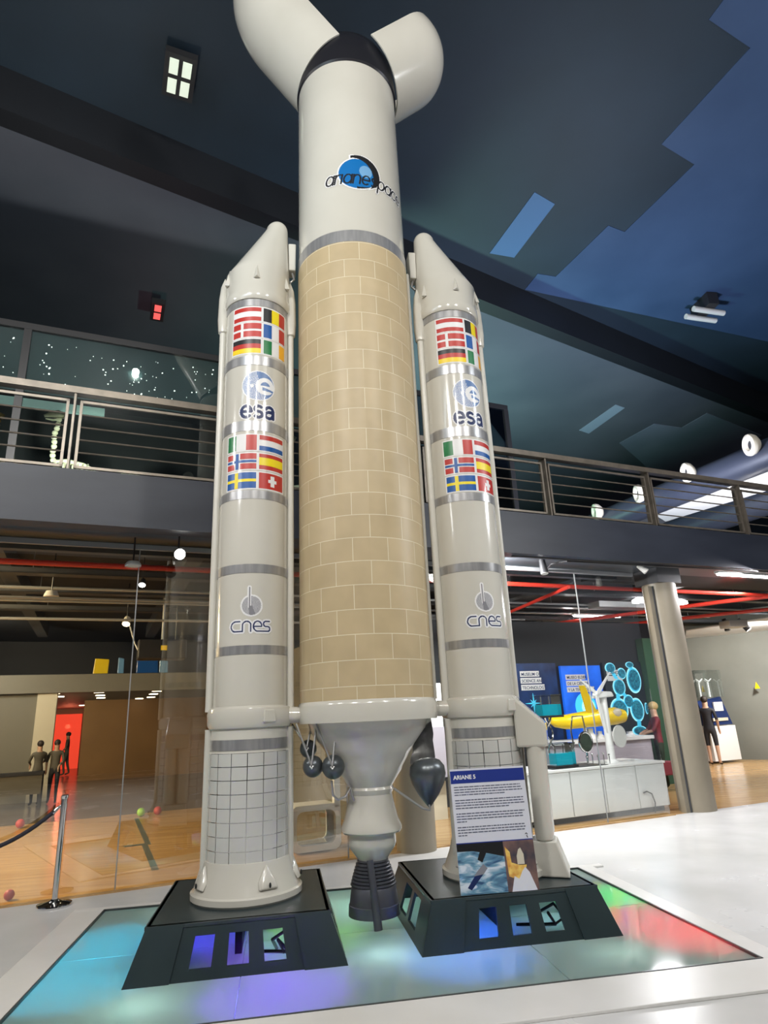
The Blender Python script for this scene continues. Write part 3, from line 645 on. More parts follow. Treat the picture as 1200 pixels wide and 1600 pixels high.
    cn = [[(-.085, .042), (-.12, .042)]+[(x-.03, z) for x, z in arc(-.09, 0, .042, .042, 90, 270)]+[(-.062, -.042), (-.062, .01)]+arc(-.027, .008, .035, .034, 180, 0, 10)+[(.008, -.042)],
          [(.030, .0), (.095, .0)]+arc(.0635, .004, .034, .038, 0, 180, 14)+arc(.068, -.004, .038, .038, 180, 270, 8)+[(.150, -.042)]+arc(.150, -.0215, .0205, .0205, -90, 90, 8)+[(.133, -.001)]+arc(.133, .0205, .0205, .0215, 270, 90, 8)+[(.165, .042)]]
    cn = [[(x-.01, z-.175) for x, z in pl] for pl in cn]
    ndl = [[(-.018, .155), (-.018, -.03), (.004, -.062)]]
    def fn2(X, Z):
        I = np.full(X.shape, -1); q = np.hypot(X, Z); D = sdist(X, Z, cn); E = sdist(X, Z, ndl)
        I[(q < .094) | (D < .019) | (E < .018)] = 0
        I[q < .080] = 2; I[(q < .080) & (((X*160+np.sin(Z*60)) % 1) < .40)] = 1
        I[(E < .0125) & (Z > -.02) & (q >= .0)] = 0; I[(E < .0048)] = 1; I[(q < .08) & (X > -.018) & (X < .006-Z*.35) & (Z < .0)] = 1
        I[D < .0058] = 3
        return I
    raster_decal('agency_logo', t, cx, RY, r0, rd(1.5+rot), 2.545, .42, .50, .0036, fn2, ['d_white', 'd_grey', 'd_ltgrey', 'd_navy'])
    # side motors in their fairing
    a0, rr = boxes
    a = rd(a0); ex, ey = math.sin(a), -math.cos(a); tx, ty = math.cos(a), math.sin(a)
    def Q(r, s, z): return (cx+ex*r+tx*s, RY+ey*r+ty*s, z)
    mb = MB(); prof = [(.30, 1.30), (.56, 1.30), (.56, 1.49), (.30, 1.73)]
    mb.prism([Q(r, -.17, z) for r, z in prof], Vector((tx, ty, 0))*.34); mb.build('side_fairing', 'white', t, smooth=False, bevel=.02)
    for s in (-.085, .085):
        c = Q(.45, s, 0)
        MB().lathe([(0, .56), (.04, .565), (.07, .59), (.078, .63), (.078, 1.31)], c[0], c[1], 24).build('side_motor', 'white', t)
    mb = MB(); V = [Q(.36, -.15, .325), Q(.62, -.19, .325), Q(.62, .19, .325), Q(.36, .15, .325), Q(.34, -.14, .58), Q(.54, -.14, .58), Q(.54, .14, .58), Q(.34, .14, .58)]
    mb.hexa(V).build('side_base', 'white2', t, smooth=False, bevel=.012)
    return t
booster('rocket_booster', 'white booster with flags on the left of the tan rocket body', -.253, -1, 0, (-152, 0))
booster('rocket_booster', 'white booster with flags on the right of the tan rocket body, behind the sign', 1.773, 1, 5, (66, 0))

# ================================================================== PEDESTALS
def pedestal(label, x0, x1, holes):
    xc = (x0+x1)/2; y0, y1 = 5.06, 6.60; t = thing('pedestal', label, 'pedestal', (xc, 5.83, 0)); H = .32; ix, iy = .115, .10; th = .022
    def P(x, y, z):                                             # sloped shell: z=0 -> outer rectangle, z=H -> inset
        f = z/H; return (x+(xc-x)/abs(xc-x)*ix*f*min(1, abs(xc-x)/((x1-x0)/2)) if x != xc else x, y, z)
    MB().box(x0+ix-.012, x1-ix+.012, y0+iy-.012, y1-iy+.012, H-.025, H).build('top_plate', 'pedestal', t, smooth=False, bevel=.004)
    def wall(name, p0, p1, q0, q1, hs, nrm):
        # bottom edge p0-p1, top edge q0-q1, holes (s0,s1,t0,t1); a plate with real thickness
        p0, p1, q0, q1 = map(Vector, (p0, p1, q0, q1)); S = sorted({0, 1} | {h[0] for h in hs} | {h[1] for h in hs}); T = sorted({0, 1} | {h[2] for h in hs} | {h[3] for h in hs})
        f = lambda s, v: (p0*(1-s)+p1*s)*(1-v)+(q0*(1-s)+q1*s)*v
        mb = MB(); o = Vector(nrm)*-th
        for a, b in zip(S, S[1:]):
            for c, e in zip(T, T[1:]):
                if any(h[0] <= a and b <= h[1] and h[2] <= c and e <= h[3] for h in hs): continue
                mb.prism([f(a, c), f(b, c), f(b, e), f(a, e)], o)
        ob = mb.build(name, 'pedestal', t, smooth=False)
        bm = bmesh.new(); bm.from_mesh(ob.data); bmesh.ops.remove_doubles(bm, verts=bm.verts, dist=1e-4)
        dup = {}
        for fc in bm.faces: dup.setdefault(frozenset(v.index for v in fc.verts), []).append(fc)
        kill = [x for g in dup.values() if len(g) > 1 for x in g]; bmesh.ops.delete(bm, geom=kill, context='FACES')
        bmesh.ops.recalc_face_normals(bm, faces=bm.faces); bm.to_mesh(ob.data); bm.free()
        return ob
    a, b = (x0, y0, .003), (x1, y0, .003); c, e = (x0+ix, y0+iy, H), (x1-ix, y0+iy, H)
    wall('front_panel', a, b, c, e, holes, (0, -1, 0))
    wall('back_panel', (x0, y1, .003), (x1, y1, .003), (x0+ix, y1-iy, H), (x1-ix, y1-iy, H), [(.28, .40, .2, .78), (.44, .56, .2, .78), (.6, .72, .2, .78)], (0, 1, 0))
    sh = [(.22, .40, .2, .8), (.46, .64, .2, .8)]
    wall('side_panel', (x0, y0, .003), (x0, y1, .003), (x0+ix, y0+iy, H), (x0+ix, y1-iy, H), sh, (-1, 0, 0))
    wall('side_panel', (x1, y0, .003), (x1, y1, .003), (x1-ix, y0+iy, H), (x1-ix, y1-iy, H), sh, (1, 0, 0))
    # cover plates on the outer corners
    for s0, s1 in ((.0, .20), (.80, 1.0)):
        p = [Vector(a).lerp(Vector(b), s0), Vector(a).lerp(Vector(b), s1), Vector(c).lerp(Vector(e), s1), Vector(c).lerp(Vector(e), s0)]
        MB().prism([q+Vector((0, -.002, 0)) for q in p], (0, -.012, 0)).build('cover_plate', 'pedestal', t, smooth=False)
    mb = MB(); mb.tube([(xc+.25, 5.5, .02), (xc+.22, 5.35, .12), (xc+.32, 5.25, .20), (xc+.38, 5.2, .12), (xc+.30, 5.2, .08), (xc+.26, 5.22, .15), (xc+.34, 5.3, .05), (xc+.1, 5.5, .015)], .012, 8).build('cable', 'black', t)
    MB().box(xc-.05, xc+.0, 5.5, 6.2, .01, H-.03).build('inner_brace', 'recess', t, smooth=False)
    return t
def hs(x0, x1, L): return [((a-x0)/(x1-x0), (b-x0)/(x1-x0), .20, .76) for a, b in L]
pedestal('dark grey slotted pedestal under the left booster', -1.0, .465, hs(-1.0, .465, [(-.60, -.452), (-.345, -.197), (-.09, .062)]))
pedestal('dark grey slotted pedestal under the right booster', .975, 2.475, hs(.975, 2.475, [(1.392, 1.54), (1.652, 1.80), (1.911, 2.061)]))

# ================================================================== SIGN
sg = thing('information_board', 'blue and white information board headed ARIANE 5 leaning against the right booster', 'sign', (1.6, 5.16, .325))
B0, B1 = Vector((1.315, 5.175, .325)), Vector((1.912, 5.150, .325)); ub = (B1-B0).normalized(); wB = (B1-B0).length; hB = .86
tilt = Vector((0, .10, 1)).normalized(); nb = ub.cross(tilt).normalized()     # normal towards the viewer
SX = Matrix(((ub.x, tilt.x, nb.x, B0.x), (ub.y, tilt.y, nb.y, B0.y), (ub.z, tilt.z, nb.z, B0.z), (0, 0, 0, 1)))
def sb(): return MB(SX)
sb().box(0, wB, 0, hB, -.012, 0).build('board', 'sign_white', sg, smooth=False)
hdr = sb().box(.002, wB-.002, hB-.105, hB-.014, 0, .001).build('header', 'sign_blue', sg, smooth=False)
text_mesh('ARIANE 5', .042, SX @ Matrix.Translation((.025, hB-.075, .0015)), 'd_white', 'title', hdr, .0005, .0012)
random.seed(5); y = hB-.135
for para, (nl, last) in enumerate(((4, .75), (4, .78), (4, .14), (4, .14))):
    mb = sb()
    for k in range(nl):
        lim = (wB-.03-random.uniform(0, .03)) if k < nl-1 else .02+(wB-.06)*last; x = .022
        while x < lim:
            wd = random.uniform(.010, .042); wd = min(wd, lim-x+.004); mb.box(x, x+wd, y, y+.0075, 0, .0008); x += wd+.0045
        y -= .0185
    y -= .020; mb.build('printed_paragraph', 'sign_text', sg, smooth=False)
mb = sb(); mb.tube([(wB-.055, .375, .001), (wB-.045, .382, .001), (wB-.037, .372, .001)], .0025, 6).tube([(wB-.045, .365, .001), (wB-.038, .350, .001)], .003, 6); mb.build('corner_mark', 'd_black', sg)
sb().box(.0, wB, .335, .342, 0, .001).build('rule', 'sign_blue', sg, smooth=False)
xp = wB*.60
o = sb(); o.box(0, xp, .0, .335, 0, .001, 0)
o.prism([(0.0, .335, .0012), (0, .285, .0012), (.12, .283, .0012), (.24, .262, .0012), (xp, .235, .0012), (xp, .335, .0012)][::-1], (0, 0, .0004), 1)
o.prism([(.055, .045, .0018), (.085, .030, .0018), (.185, .130, .0018), (.150, .158, .0018)], (0, 0, .0006), 2)
o.prism([(.11, .118, .002), (.140, .150, .002), (.190, .195, .002), (.220, .165, .002), (.185, .128, .002)], (0, 0, .0006), 3)
o.prism([(.150, .225, .002), (.185, .205, .002), (.215, .255, .002), (.238, .300, .002), (.235, .325, .002), (.200, .312, .002), (.170, .270, .002)], (0, 0, .0006), 4)
o.build('satellite_picture', ['earth', 'd_black', 'd_navy', 'd_grey', 'd_black'], sg, smooth=False)
o = sb(); o.box(xp, wB, .0, .335, 0, .001, 0)
o.prism([(xp+.01, .30, .0012), (xp+.045, .26, .0012), (xp+.05, .19, .0012), (xp+.11, .17, .0012), (xp+.165, .17, .0012), (xp+.13, .06, .0012), (xp+.02, .10, .0012)][::-1], (0, 0, .0004), 1)
o.prism([(xp+.03, .0, .002), (xp+.225, .0, .002), (xp+.180, .12, .002), (xp+.150, .155, .002), (xp+.125, .13, .002), (xp+.095, .08, .002), (xp+.06, .10, .002)], (0, 0, .0004), 2)
o.prism([(xp+.095, .175, .0022), (xp+.150, .175, .0022), (xp+.150, .24, .0022), (xp+.130, .285, .0022), (xp+.112, .275, .0022), (xp+.095, .23, .0022)], (0, 0, .0004), 3)
o.build('launch_picture', ['smoke', 'flame', 'plume', 'cream'], sg, smooth=False)

# ================================================================== STANCHION, ROPE
st = thing('rope_stanchion', 'chrome rope stanchion on a round base left of the platform', 'stanchion', (-2.152, 7.44, 0))
sx, sy = -2.152, 7.46
MB().lathe([(.155, .003), (.160, .012), (.158, .022), (.11, .032), (.045, .048), (.030, .06)], sx, sy, 48).build('base', 'chrome', st)
MB().lathe([(.027, .05), (.027, .965)], sx, sy, 24).build('post', 'chrome', st)
MB().lathe([(.031, .86), (.031, .905)], sx, sy, 24).build('collar', 'chrome', st)
MB().lathe([(.034, .955), (.036, .96), (.036, .985), (.030, .992)], sx, sy, 24).build('cap', 'chrome', st)
e = Vector((-2.66, 7.30, .62)); s_ = Vector((sx-.03, sy-.005, .89))
pts = []
for k in range(25):
    f = k/24; p = s_.lerp(Vector((-3.7, 7.05, .89)), f); p.z -= .36*4*f*(1-f); pts.append(p)
rp = thing('barrier_rope', 'dark velvet barrier rope hanging from the chrome stanchion', 'rope', (sx-.6, sy-.2, .5))
MB().tube(pts[1:], .020, 12).build('rope_body', 'rope', rp)
MB().tube([pts[0]+Vector((.01, 0, .0)), pts[0], pts[1]], [.010, .014, .022], 12).build('end_hook', 'chrome', rp)

# ================================================================== LEFT HALL, AND THE REFLECTED LOBBY BUILT SOLID BEHIND THE GLASS
for (u, n, m_, lab) in ((-.67, 8.28, 'ball_red', 'red ball on the wood floor nearest the glass'), (-1.10, 14.1, 'ball_red', 'red ball far left on the wood floor beyond the stanchion'), (.92, 14.1, 'ball_green', 'lime green ball on the wood floor behind the glass'), (1.22, 14.1, 'ball_red', 'red ball beside the lime green ball')):
    r = .05 if n < 9 else .075
    p = W(u, n, r); tag(MB().ball(p, r).build('ball', m_, origin=W(u, n, 0)), lab, 'ball')
tp = wmb(); P = [(.90, 13.9), (.81, 10.74), (.77, 8.85)]
tp.box(.79, .87, 10.74, 13.9, 0, .002).box(.74, .82, 8.85, 10.9, 0, .0025).box(.50, .80, 10.75, 10.88, 0, .003)
tag(tp.build('floor_tape', 'tape', smooth=False, origin=W(.8, 10.8, 0)), 'grey tape cross stuck on the wood floor behind the left glass', 'tape')
struct(wmb().box(-6, -1.42, 19, 19.15, 0, 2.55).build('wall_lobby', 'taupe', smooth=False))  # these lobby rooms take the place of its reflection in the glass
struct(wmb().box(-1.42, -.97, 18.9, 19.3, 0, 2.55).build('wall_pier', 'cream', smooth=False))
struct(wmb().box(-6, 3.9, 18.8, 19.3, 2.55, 3.0).box(-6, 3.9, 19.3, 34, 2.58, 2.64).build('ceiling_lobby', 'taupe', smooth=False))
struct(wmb().box(-.42, 3.9, 25, 25.2, 0, 2.58).build('wall_brown', 'brown', smooth=False))
struct(wmb().box(-6, 3.9, 34, 34.2, 0, 2.6).build('wall_end', 'brown', smooth=False))
struct(wmb().box(-1.75, -.62, 33.9, 33.99, 0, 2.35).build('door_1', 'door_red', smooth=False))
struct(wmb().box(3.9, 4.05, 8.3, 34, 0, 3.12).build('wall_divider', 'taupe', smooth=False))
struct(wmb().box(-8, 3.9, 21.5, 21.7, 2.64, 4.15).build('wall_mezzanine', 'void', smooth=False))
struct(wmb().box(-8, 3.9, 19.2, 21.5, 3.0, 3.04).build('floor_mezzanine', 'void', smooth=False))
for k, (u, n) in enumerate([(-1.07, 19.55), (-1.05, 21.48), (0, 19.55), (.04, 21.37), (.07, 23.07), (-.56, 29.5), (1.49, 19.64), (1.54, 21.46), (1.62, 23.64), (1.30, 24.5)]):
    labs = ['nearest round downlight above the pale pier', 'second round downlight above the pale pier', 'front downlight of the middle row in the lobby ceiling', 'middle downlight of the middle row in the lobby ceiling', 'rear downlight of the middle row in the lobby ceiling', 'lone far downlight before the red doorway', 'front downlight of the right row in the lobby ceiling', 'middle downlight of the right row in the lobby ceiling', 'rear downlight of the right row in the lobby ceiling', 'last downlight above the brown wall']
    tag(wmb().lathe([(.13, 2.56), (.13, 2.585)], u, n, 16).build('downlight', 'lampwarm', origin=W(u, n, 2.58)), labs[k], 'downlight', 'downlights in the lobby ceiling')
def crate(name, label, cat, u, n, z, sx_, sz, m_, lean=0):
    return tag(wmb().hexa([(u, n, z), (u+sx_, n, z), (u+sx_, n+.3, z), (u, n+.3, z), (u+lean, n, z+sz), (u+sx_*.95+lean, n, z+sz*.93), (u+sx_*.95+lean, n+.3, z+sz*.93), (u+lean, n+.3, z+sz)]).build(name, m_, smooth=False, origin=W(u, n, z), bevel=.02), label, cat)
crate('jacket', 'yellow jacket hung on the mezzanine above the lobby', 'jacket', -.20, 19.4, 3.04, .38, .42, 'yellow', .03)
crate('storage_crate', 'larger blue crate on the mezzanine above the lobby', 'crate', .90, 19.4, 3.04, .58, .40, 'd_blue')
crate('storage_crate', 'small blue crate at the right end of the mezzanine', 'crate', 1.50, 19.4, 3.04, .24, .36, 'd_logolight')
crate('vest', 'light blue vest with yellow stripe beside the yellow jacket', 'vest', .42, 19.4, 3.04, .16, .44, 'd_logolight')

# ------------------------------------------------------------------ people
def person(label, u, n, h, face, shirt, trousers, hair, pose, z0=0, bare=False):
    """one skinned body; face = direction looked at (degrees, 0 = away from us along the wall normal)"""
    base = W(u, n, z0); t = thing('person', label, 'person', base, rz=WA+math.radians(face)); s = h/1.75
    J = {'pel': (0, 0, .95), 'sp': (0, .01, 1.12), 'ch': (0, 0, 1.32), 'nk': (0, 0, 1.48), 'hb': (0, .01, 1.56), 'hd': (0, .02, 1.66),
         'sl': (-.17, 0, 1.42), 'sr': (.17, 0, 1.42)}
    if pose == 'stand': J.update(el=(-.23, -.02, 1.16), wl=(-.22, .07, .93), er=(.23, -.02, 1.16), wr=(.22, .07, .93), kl=(-.10, .02, .50), al=(-.10, -.02, .08), kr=(.11, .0, .50), ar=(.12, -.03, .08))
    elif pose == 'reach': J.update(el=(-.22, .12, 1.20), wl=(-.12, .32, 1.12), er=(.22, .12, 1.20), wr=(.12, .32, 1.12), kl=(-.10, .03, .50), al=(-.10, -.03, .08), kr=(.10, .0, .50), ar=(.12, .06, .08))
    else: J.update(el=(-.22, .02, 1.18), wl=(-.10, .16, 1.02), er=(.24, -.05, 1.18), wr=(.23, .03, .95), kl=(-.09, .10, .52), al=(-.09, .04, .08), kr=(.10, -.05, .50), ar=(.11, -.15, .10))
    for k in 'lr':
        x, y, z = J['a'+k]; J['t'+k] = (x*1.1, y+.16, .035); x, y, z = J['w'+k]; J['h'+k] = (x, y+.05, z-.07)
        sg_ = -1 if k == 'l' else 1
        J['hip'+k] = (sg_*.09, 0, .90)
    E = [('pel', 'sp', 0), ('sp', 'ch', 0), ('ch', 'nk', 0), ('nk', 'hb', 0), ('hb', 'hd', 0), ('ch', 'sl', 0), ('ch', 'sr', 0)]
    for k in 'lr': E += [('s'+k, 'e'+k, 0), ('e'+k, 'w'+k, 0), ('w'+k, 'h'+k, 0), ('pel', 'hip'+k, 0), ('hip'+k, 'k'+k, 0), ('k'+k, 'a'+k, 0), ('a'+k, 't'+k, 0)]
    rad = dict(pel=.125, sp=.115, ch=.135, nk=.055, hb=.075, hd=.085, s=.06, e=.042, w=.028, h=.034, hip=.085, k=.058, a=.038, t=.032)
    for k in 'lr':                                              # fingers and thumb
        x, y, z = J['h'+k]; sg_ = -1 if k == 'l' else 1
        for q in range(4): J['f%d%s' % (q, k)] = (x+sg_*.004, y-.03+q*.022, z-.085+.006*abs(q-1.5)); E.append(('h'+k, 'f%d%s' % (q, k), 0))
        J['th'+k] = (x-sg_*.01, y+.05, z-.03); E.append(('h'+k, 'th'+k, 0))
    names = list(J); me = bpy.data.meshes.new('body')
    me.from_pydata([tuple(c*s for c in J[k]) for k in names], [(names.index(a), names.index(b)) for a, b, _ in E], [])
    o = bpy.data.objects.new('body', me); col.objects.link(o); md = o.modifiers.new('s', 'SKIN'); o.modifiers.new('b', 'SUBSURF').levels = 1
    for i, k in enumerate(names):
        b = 'hip' if k[:3] == 'hip' else ('f' if k[0] == 'f' else ('f' if k[:2] == 'th' else k))
        r = rad.get(b, rad.get(k[0], .01)) if b != 'f' else .010
        me.skin_vertices[0].data[i].radius = (r*s*1.05, r*s*(.8 if k in ('ch', 'sp', 'pel') else 1)); me.skin_vertices[0].data[i].use_root = (k == 'pel')
    dg = bpy.context.evaluated_depsgraph_get(); m2 = bpy.data.meshes.new_from_object(o.evaluated_get(dg)); bpy.data.objects.remove(o)
    m2.materials.clear()
    for k in ('skin', shirt, trousers, hair): m2.materials.append(M[k])
    for p in m2.polygons:
        c = p.center/s; i = 0
        if c.z < .96: i = 2
        elif c.z < 1.47: i = 1
        if abs(c.x) > .17 and c.z < 1.14 and c.z > .70: i = 0
        if c.z < .98 and abs(c.x) > .19: i = 0
        if c.z > .70 and c.y > .14 and c.z < 1.2: i = 0
        if bare and c.z < .50: i = 0
        if c.z < .07: i = 2
        p.material_index = i; p.use_smooth = True
    b = bpy.data.objects.new('body', m2); col.objects.link(b); b.parent = t; WM[b] = WM[t]
    inv = WM[t]
    mb = MB(inv); mb.ball((0, .0*s, 1.69*s), .098*s, sc3=(.92, 1.08, 1.0), n=16, k=10)
    hb = mb.build('hair', hair, t)
    mb = MB(inv)
    for sx_ in (-.033, .033): mb.ball((sx_*s, .100*s, 1.665*s), .010*s, n=8, k=6)
    mb.build('eyes', 'black', t)
    MB(inv).add([(-.012*s, .10*s, 1.645*s), (.012*s, .10*s, 1.645*s), (0, .125*s, 1.632*s), (0, .10*s, 1.665*s), (0, .10*s, 1.625*s)], [(0, 2, 3), (2, 1, 3), (0, 4, 2), (4, 1, 2), (0, 3, 1, 4)]).build('nose', 'skin', t)
    return t
person('person in burgundy top and dark green skirt reading beside the round column', 10.45, 10.40, 1.62, 60, 'cloth_burg', 'cloth_green', 'hair_light', 'reach')
person('person in black shirt and shorts half hidden by the round column', 15.0, 13.1, 1.72, -60, 'cloth_dark', 'cloth_dark', 'hair_dark', 'stand', bare=True)
person('person in dark clothes, left of two at the lobby table', -1.17, 19.0-1.0, 1.40, 20, 'cloth_grey', 'cloth_dark', 'hair_dark', 'reach')
person('person in grey shirt, right of two at the lobby table', -.82, 18.2, 1.40, 180, 'cloth_grey', 'cloth_dark', 'hair_dark', 'walk')
person('person walking in front of the red lit doorway', -.95, 29.0, 1.55, 90, 'cloth_grey', 'cloth_grey', 'hair_dark', 'walk')
tb = thing('lobby_table', 'dark low table in front of the grey lobby wall', 'table', W(-1.5, 17.6, 0))
wmb().box(-2.06, -1.02, 17.32, 17.78, .30, .72).build('table_skirt', 'cloth_grey', tb, smooth=False)
wmb().box(-2.1, -1.0, 17.3, 17.8, .70, .76).build('tabletop', 'cloth_dark', tb, smooth=False)
for u in (-2.05, -1.06):
    for n in (17.35, 17.72): wmb().box(u, u+.05, n, n+.05, 0, .70).build('leg', 'cloth_dark', tb, smooth=False)

# white loop bench behind the glass, left of the engine
t = thing('loop_bench', 'white rounded loop bench frame with tall post behind the glass, left of the engine', 'bench', W(2.65, 8.75, 0))
def rr_loop(u0, u1, z0, z1, r, n):
    P = []
    for cx, cz, a0 in ((u1-r, z1-r, 0), (u0+r, z1-r, 90), (u0+r, z0+r, 180), (u1-r, z0+r, 270)):
        P += [(cx+r*math.cos(math.radians(a0+k*15)), n, cz+r*math.sin(math.radians(a0+k*15))) for k in range(7)]
    return P
def flatloop(mb, P, q, dep):
    cx = sum(p[0] for p in P)/len(P); cz = sum(p[2] for p in P)/len(P); k = len(P); V = []
    for p in P:
        d_ = Vector((p[0]-cx, 0, p[2]-cz)); fx = (abs(d_.x)-q)/max(abs(d_.x), 1e-6); fz_ = (abs(d_.z)-q)/max(abs(d_.z), 1e-6)
        i = (cx+d_.x*fx, p[1], cz+d_.z*fz_); V += [p, i, (i[0], p[1]+dep, i[2]), (p[0], p[1]+dep, p[2])]
    return mb.add(V, [(4*a+b, 4*a+(b+1) % 4, 4*((a+1) % k)+(b+1) % 4, 4*((a+1) % k)+b) for a in range(k) for b in range(4)])
flatloop(wmb(), rr_loop(2.36, 3.02, .02, .56, .09, 8.62), .07, .42).build('loop_frame', 'cabwhite', t)
wmb().box(2.93, 3.02, 8.62, 8.70, .50, 1.10).build('post', 'cabwhite', t, smooth=False, bevel=.01)
wmb().box(2.45, 2.95, 8.7, 9.0, .10, .49).build('storage_box', 'acrylic', t, smooth=False)

# ================================================================== RIGHT EXHIBITS
cab = thing('display_cabinet', 'long glossy white cabinet carrying the turbine and water tanks', 'cabinet', W(7.1, 8.75, 0))
wmb().box(5.5, 8.40, 8.36, 9.25, .08, .70).build('body', 'cabwhite', cab, smooth=False)
wmb().box(5.55, 8.35, 8.42, 9.2, 0, .08).build('plinth', 'fixture', cab, smooth=False)
wmb().box(5.48, 8.42, 8.32, 9.28, .70, .735).build('worktop', 'cabwhite', cab, smooth=False, bevel=.005)
for a, b in ((5.51, 6.0), (6.01, 6.52), (6.53, 7.16), (7.17, 7.79), (7.80, 8.40)): wmb().box(a+.004, b-.004, 8.335, 8.358, .085, .695).build('door', 'cabinet', cab, smooth=False, bevel=.003)
tag(wmb().tube([(7.86, 8.31, .30), (7.92, 8.29, .32), (8.0, 8.28, .28), (8.04, 8.28, .15), (8.02, 8.29, .01)], .010, 8).build('power_cable', 'fixture', origin=W(7.95, 8.3, 0)), 'thin dark cable looping from the white cabinet to the floor', 'cable')
# counter behind
c2 = thing('exhibit_counter', 'lavender counter with white top behind the white cabinet', 'counter', W(8.8, 10.1, 0))
wmb().box(7.4, 9.75, 9.9, 10.4, 0, .98).build('body', 'lavender', c2, smooth=False); wmb().box(7.36, 9.80, 9.85, 10.45, .98, 1.04).build('worktop', 'cabwhite', c2, smooth=False)
for k, (u, w_, h_) in enumerate(((8.5, .10, .18), (8.72, .08, .12), (8.95, .12, .10), (9.2, .09, .15), (9.45, .10, .08))):
    tag(wmb().lathe([(w_, 1.04), (w_, 1.04+h_*.2), (w_*.55, 1.04+h_*.6), (w_*.6, 1.04+h_)], u, 10.1, 12).build('white_model', 'cabwhite', origin=W(u, 10.1, 1.04)), ['leftmost small white model on the lavender counter', 'second small white model on the lavender counter', 'middle low white model on the lavender counter', 'fourth small white model on the lavender counter', 'rightmost white model on the lavender counter'][k], 'model', 'white models on the lavender counter')
struct(wmb().box(5.2, 12.0, 11.12, 11.3, 0, 3.36).build('wall_exhibits', 'void', smooth=False))
struct(wmb().box(10.95, 11.9, 10.9, 11.1, 0, 3.0).build('wall_green', 'greenwall', smooth=False))
# posters
def poster(name, label, u0, u1, z0, z1, m_):
    t = thing(name, label, 'poster', W((u0+u1)/2, 11.08, z0)); wmb().box(u0, u1, 11.04, 11.10, z0, z1).build('panel', m_, t, smooth=False); return t
def ptext(t, lines, u, z, sz, ws):
    for k, (s, w_) in enumerate(zip(lines, ws)):
        zz = z-k*sz*1.55; sp = wmb().box(u, u+w_, 11.025, 11.04, zz-.04*sz, zz+sz*1.25).build('text_strip', 'd_white', t, smooth=False)
        text_mesh(s, sz, WALL @ Matrix.Translation((u+.02, 11.022, zz+.2*sz)) @ Matrix.Rotation(PI/2, 4, 'X'), 'd_navy', 'lettering', sp, .0008, .001)
p1 = poster('space_poster', 'dark space poster lettered MUSEUM OF SCIENCE AND TECHNOLOGY', 7.61, 8.62, .98, 2.50, 'p_navy')
ptext(p1, ['MUSEUM OF', 'SCIENCE AND', 'TECHNOLOGY'], 7.72, 2.24, .085, (.46, .50, .56))
mb = wmb()
for k in range(8):
    a = k*PI/4; L_ = .20 if k % 2 == 0 else .10; c = (7.98, 11.035, 1.72); mb.tube([c, (c[0]+L_*math.cos(a), 11.035, c[2]+L_*math.sin(a))], [.022, .002], 6)
mb.build('star_burst', 'p_cyan', p1)
p2 = poster('moon_poster', 'bright blue poster of a small moon lettered MUSEO ELDER', 8.74, 9.78, .98, 2.44, 'p_blue')
ptext(p2, ['MUSEO ELDER', 'DE LA CIENCIA', 'Y LA TECNOLOGÍA'], 8.84, 2.16, .080, (.50, .54, .70))
def disc(t, nm, u, z, r, m_, n=11.03, sz=1): 
    V = [(u+r*math.cos(2*PI*k/28), n, z+sz*r*math.sin(2*PI*k/28)) for k in range(28)]; return wmb().prism(V, (0, -.006, 0)).build(nm, m_, t, smooth=False)
mo = disc(p2, 'moon', 9.26, 1.62, .27, 'p_cyan'); disc(mo, 'moon_face', 9.32, 1.60, .17, 'p_rim', 11.022)
p3 = poster('cell_poster', 'black poster of glowing cyan cell chains', 9.86, 10.93, .98, 2.50, 'p_black')
for u, z, r, s in ((10.05, 2.38, .14, .8), (10.22, 1.98, .17, 1.1), (10.42, 1.68, .14, 1), (10.60, 2.44, .11, .6), (10.66, 2.12, .20, 1.4), (10.14, 1.52, .24, 1), (10.62, 1.50, .19, 1.3), (10.60, 1.08, .20, .5), (10.89, 1.52, .04, 3.0), (10.34, 2.26, .12, 1)):
    ce = disc(p3, 'cell', u, z, r, 'p_rim', 11.035, s); disc(ce, 'cell_inside', u, z, r*.88, 'p_cyan', 11.028, s); disc(ce, 'cell_core', u, z, r*.78, 'p_cell', 11.021, s)
for a, b in (((10.10, 2.28), (10.18, 2.15)), ((10.30, 1.86), (10.36, 1.78)), ((10.61, 2.40), (10.64, 2.34)), ((10.62, 1.28), (10.61, 1.16)), ((10.16, 1.84), (10.14, 1.72))):
    wmb().prism([(a[0]-.05, 11.03, a[1]), (a[0]+.05, 11.03, a[1]), (b[0]+.05, 11.03, b[1]), (b[0]-.05, 11.03, b[1])], (0, -.006, 0)).build('cell_bridge', 'p_cyan', p3, smooth=False)
ptext(p3, ['SCIENCE & T', ''], 9.94, 2.24, .08, (.46, .40))
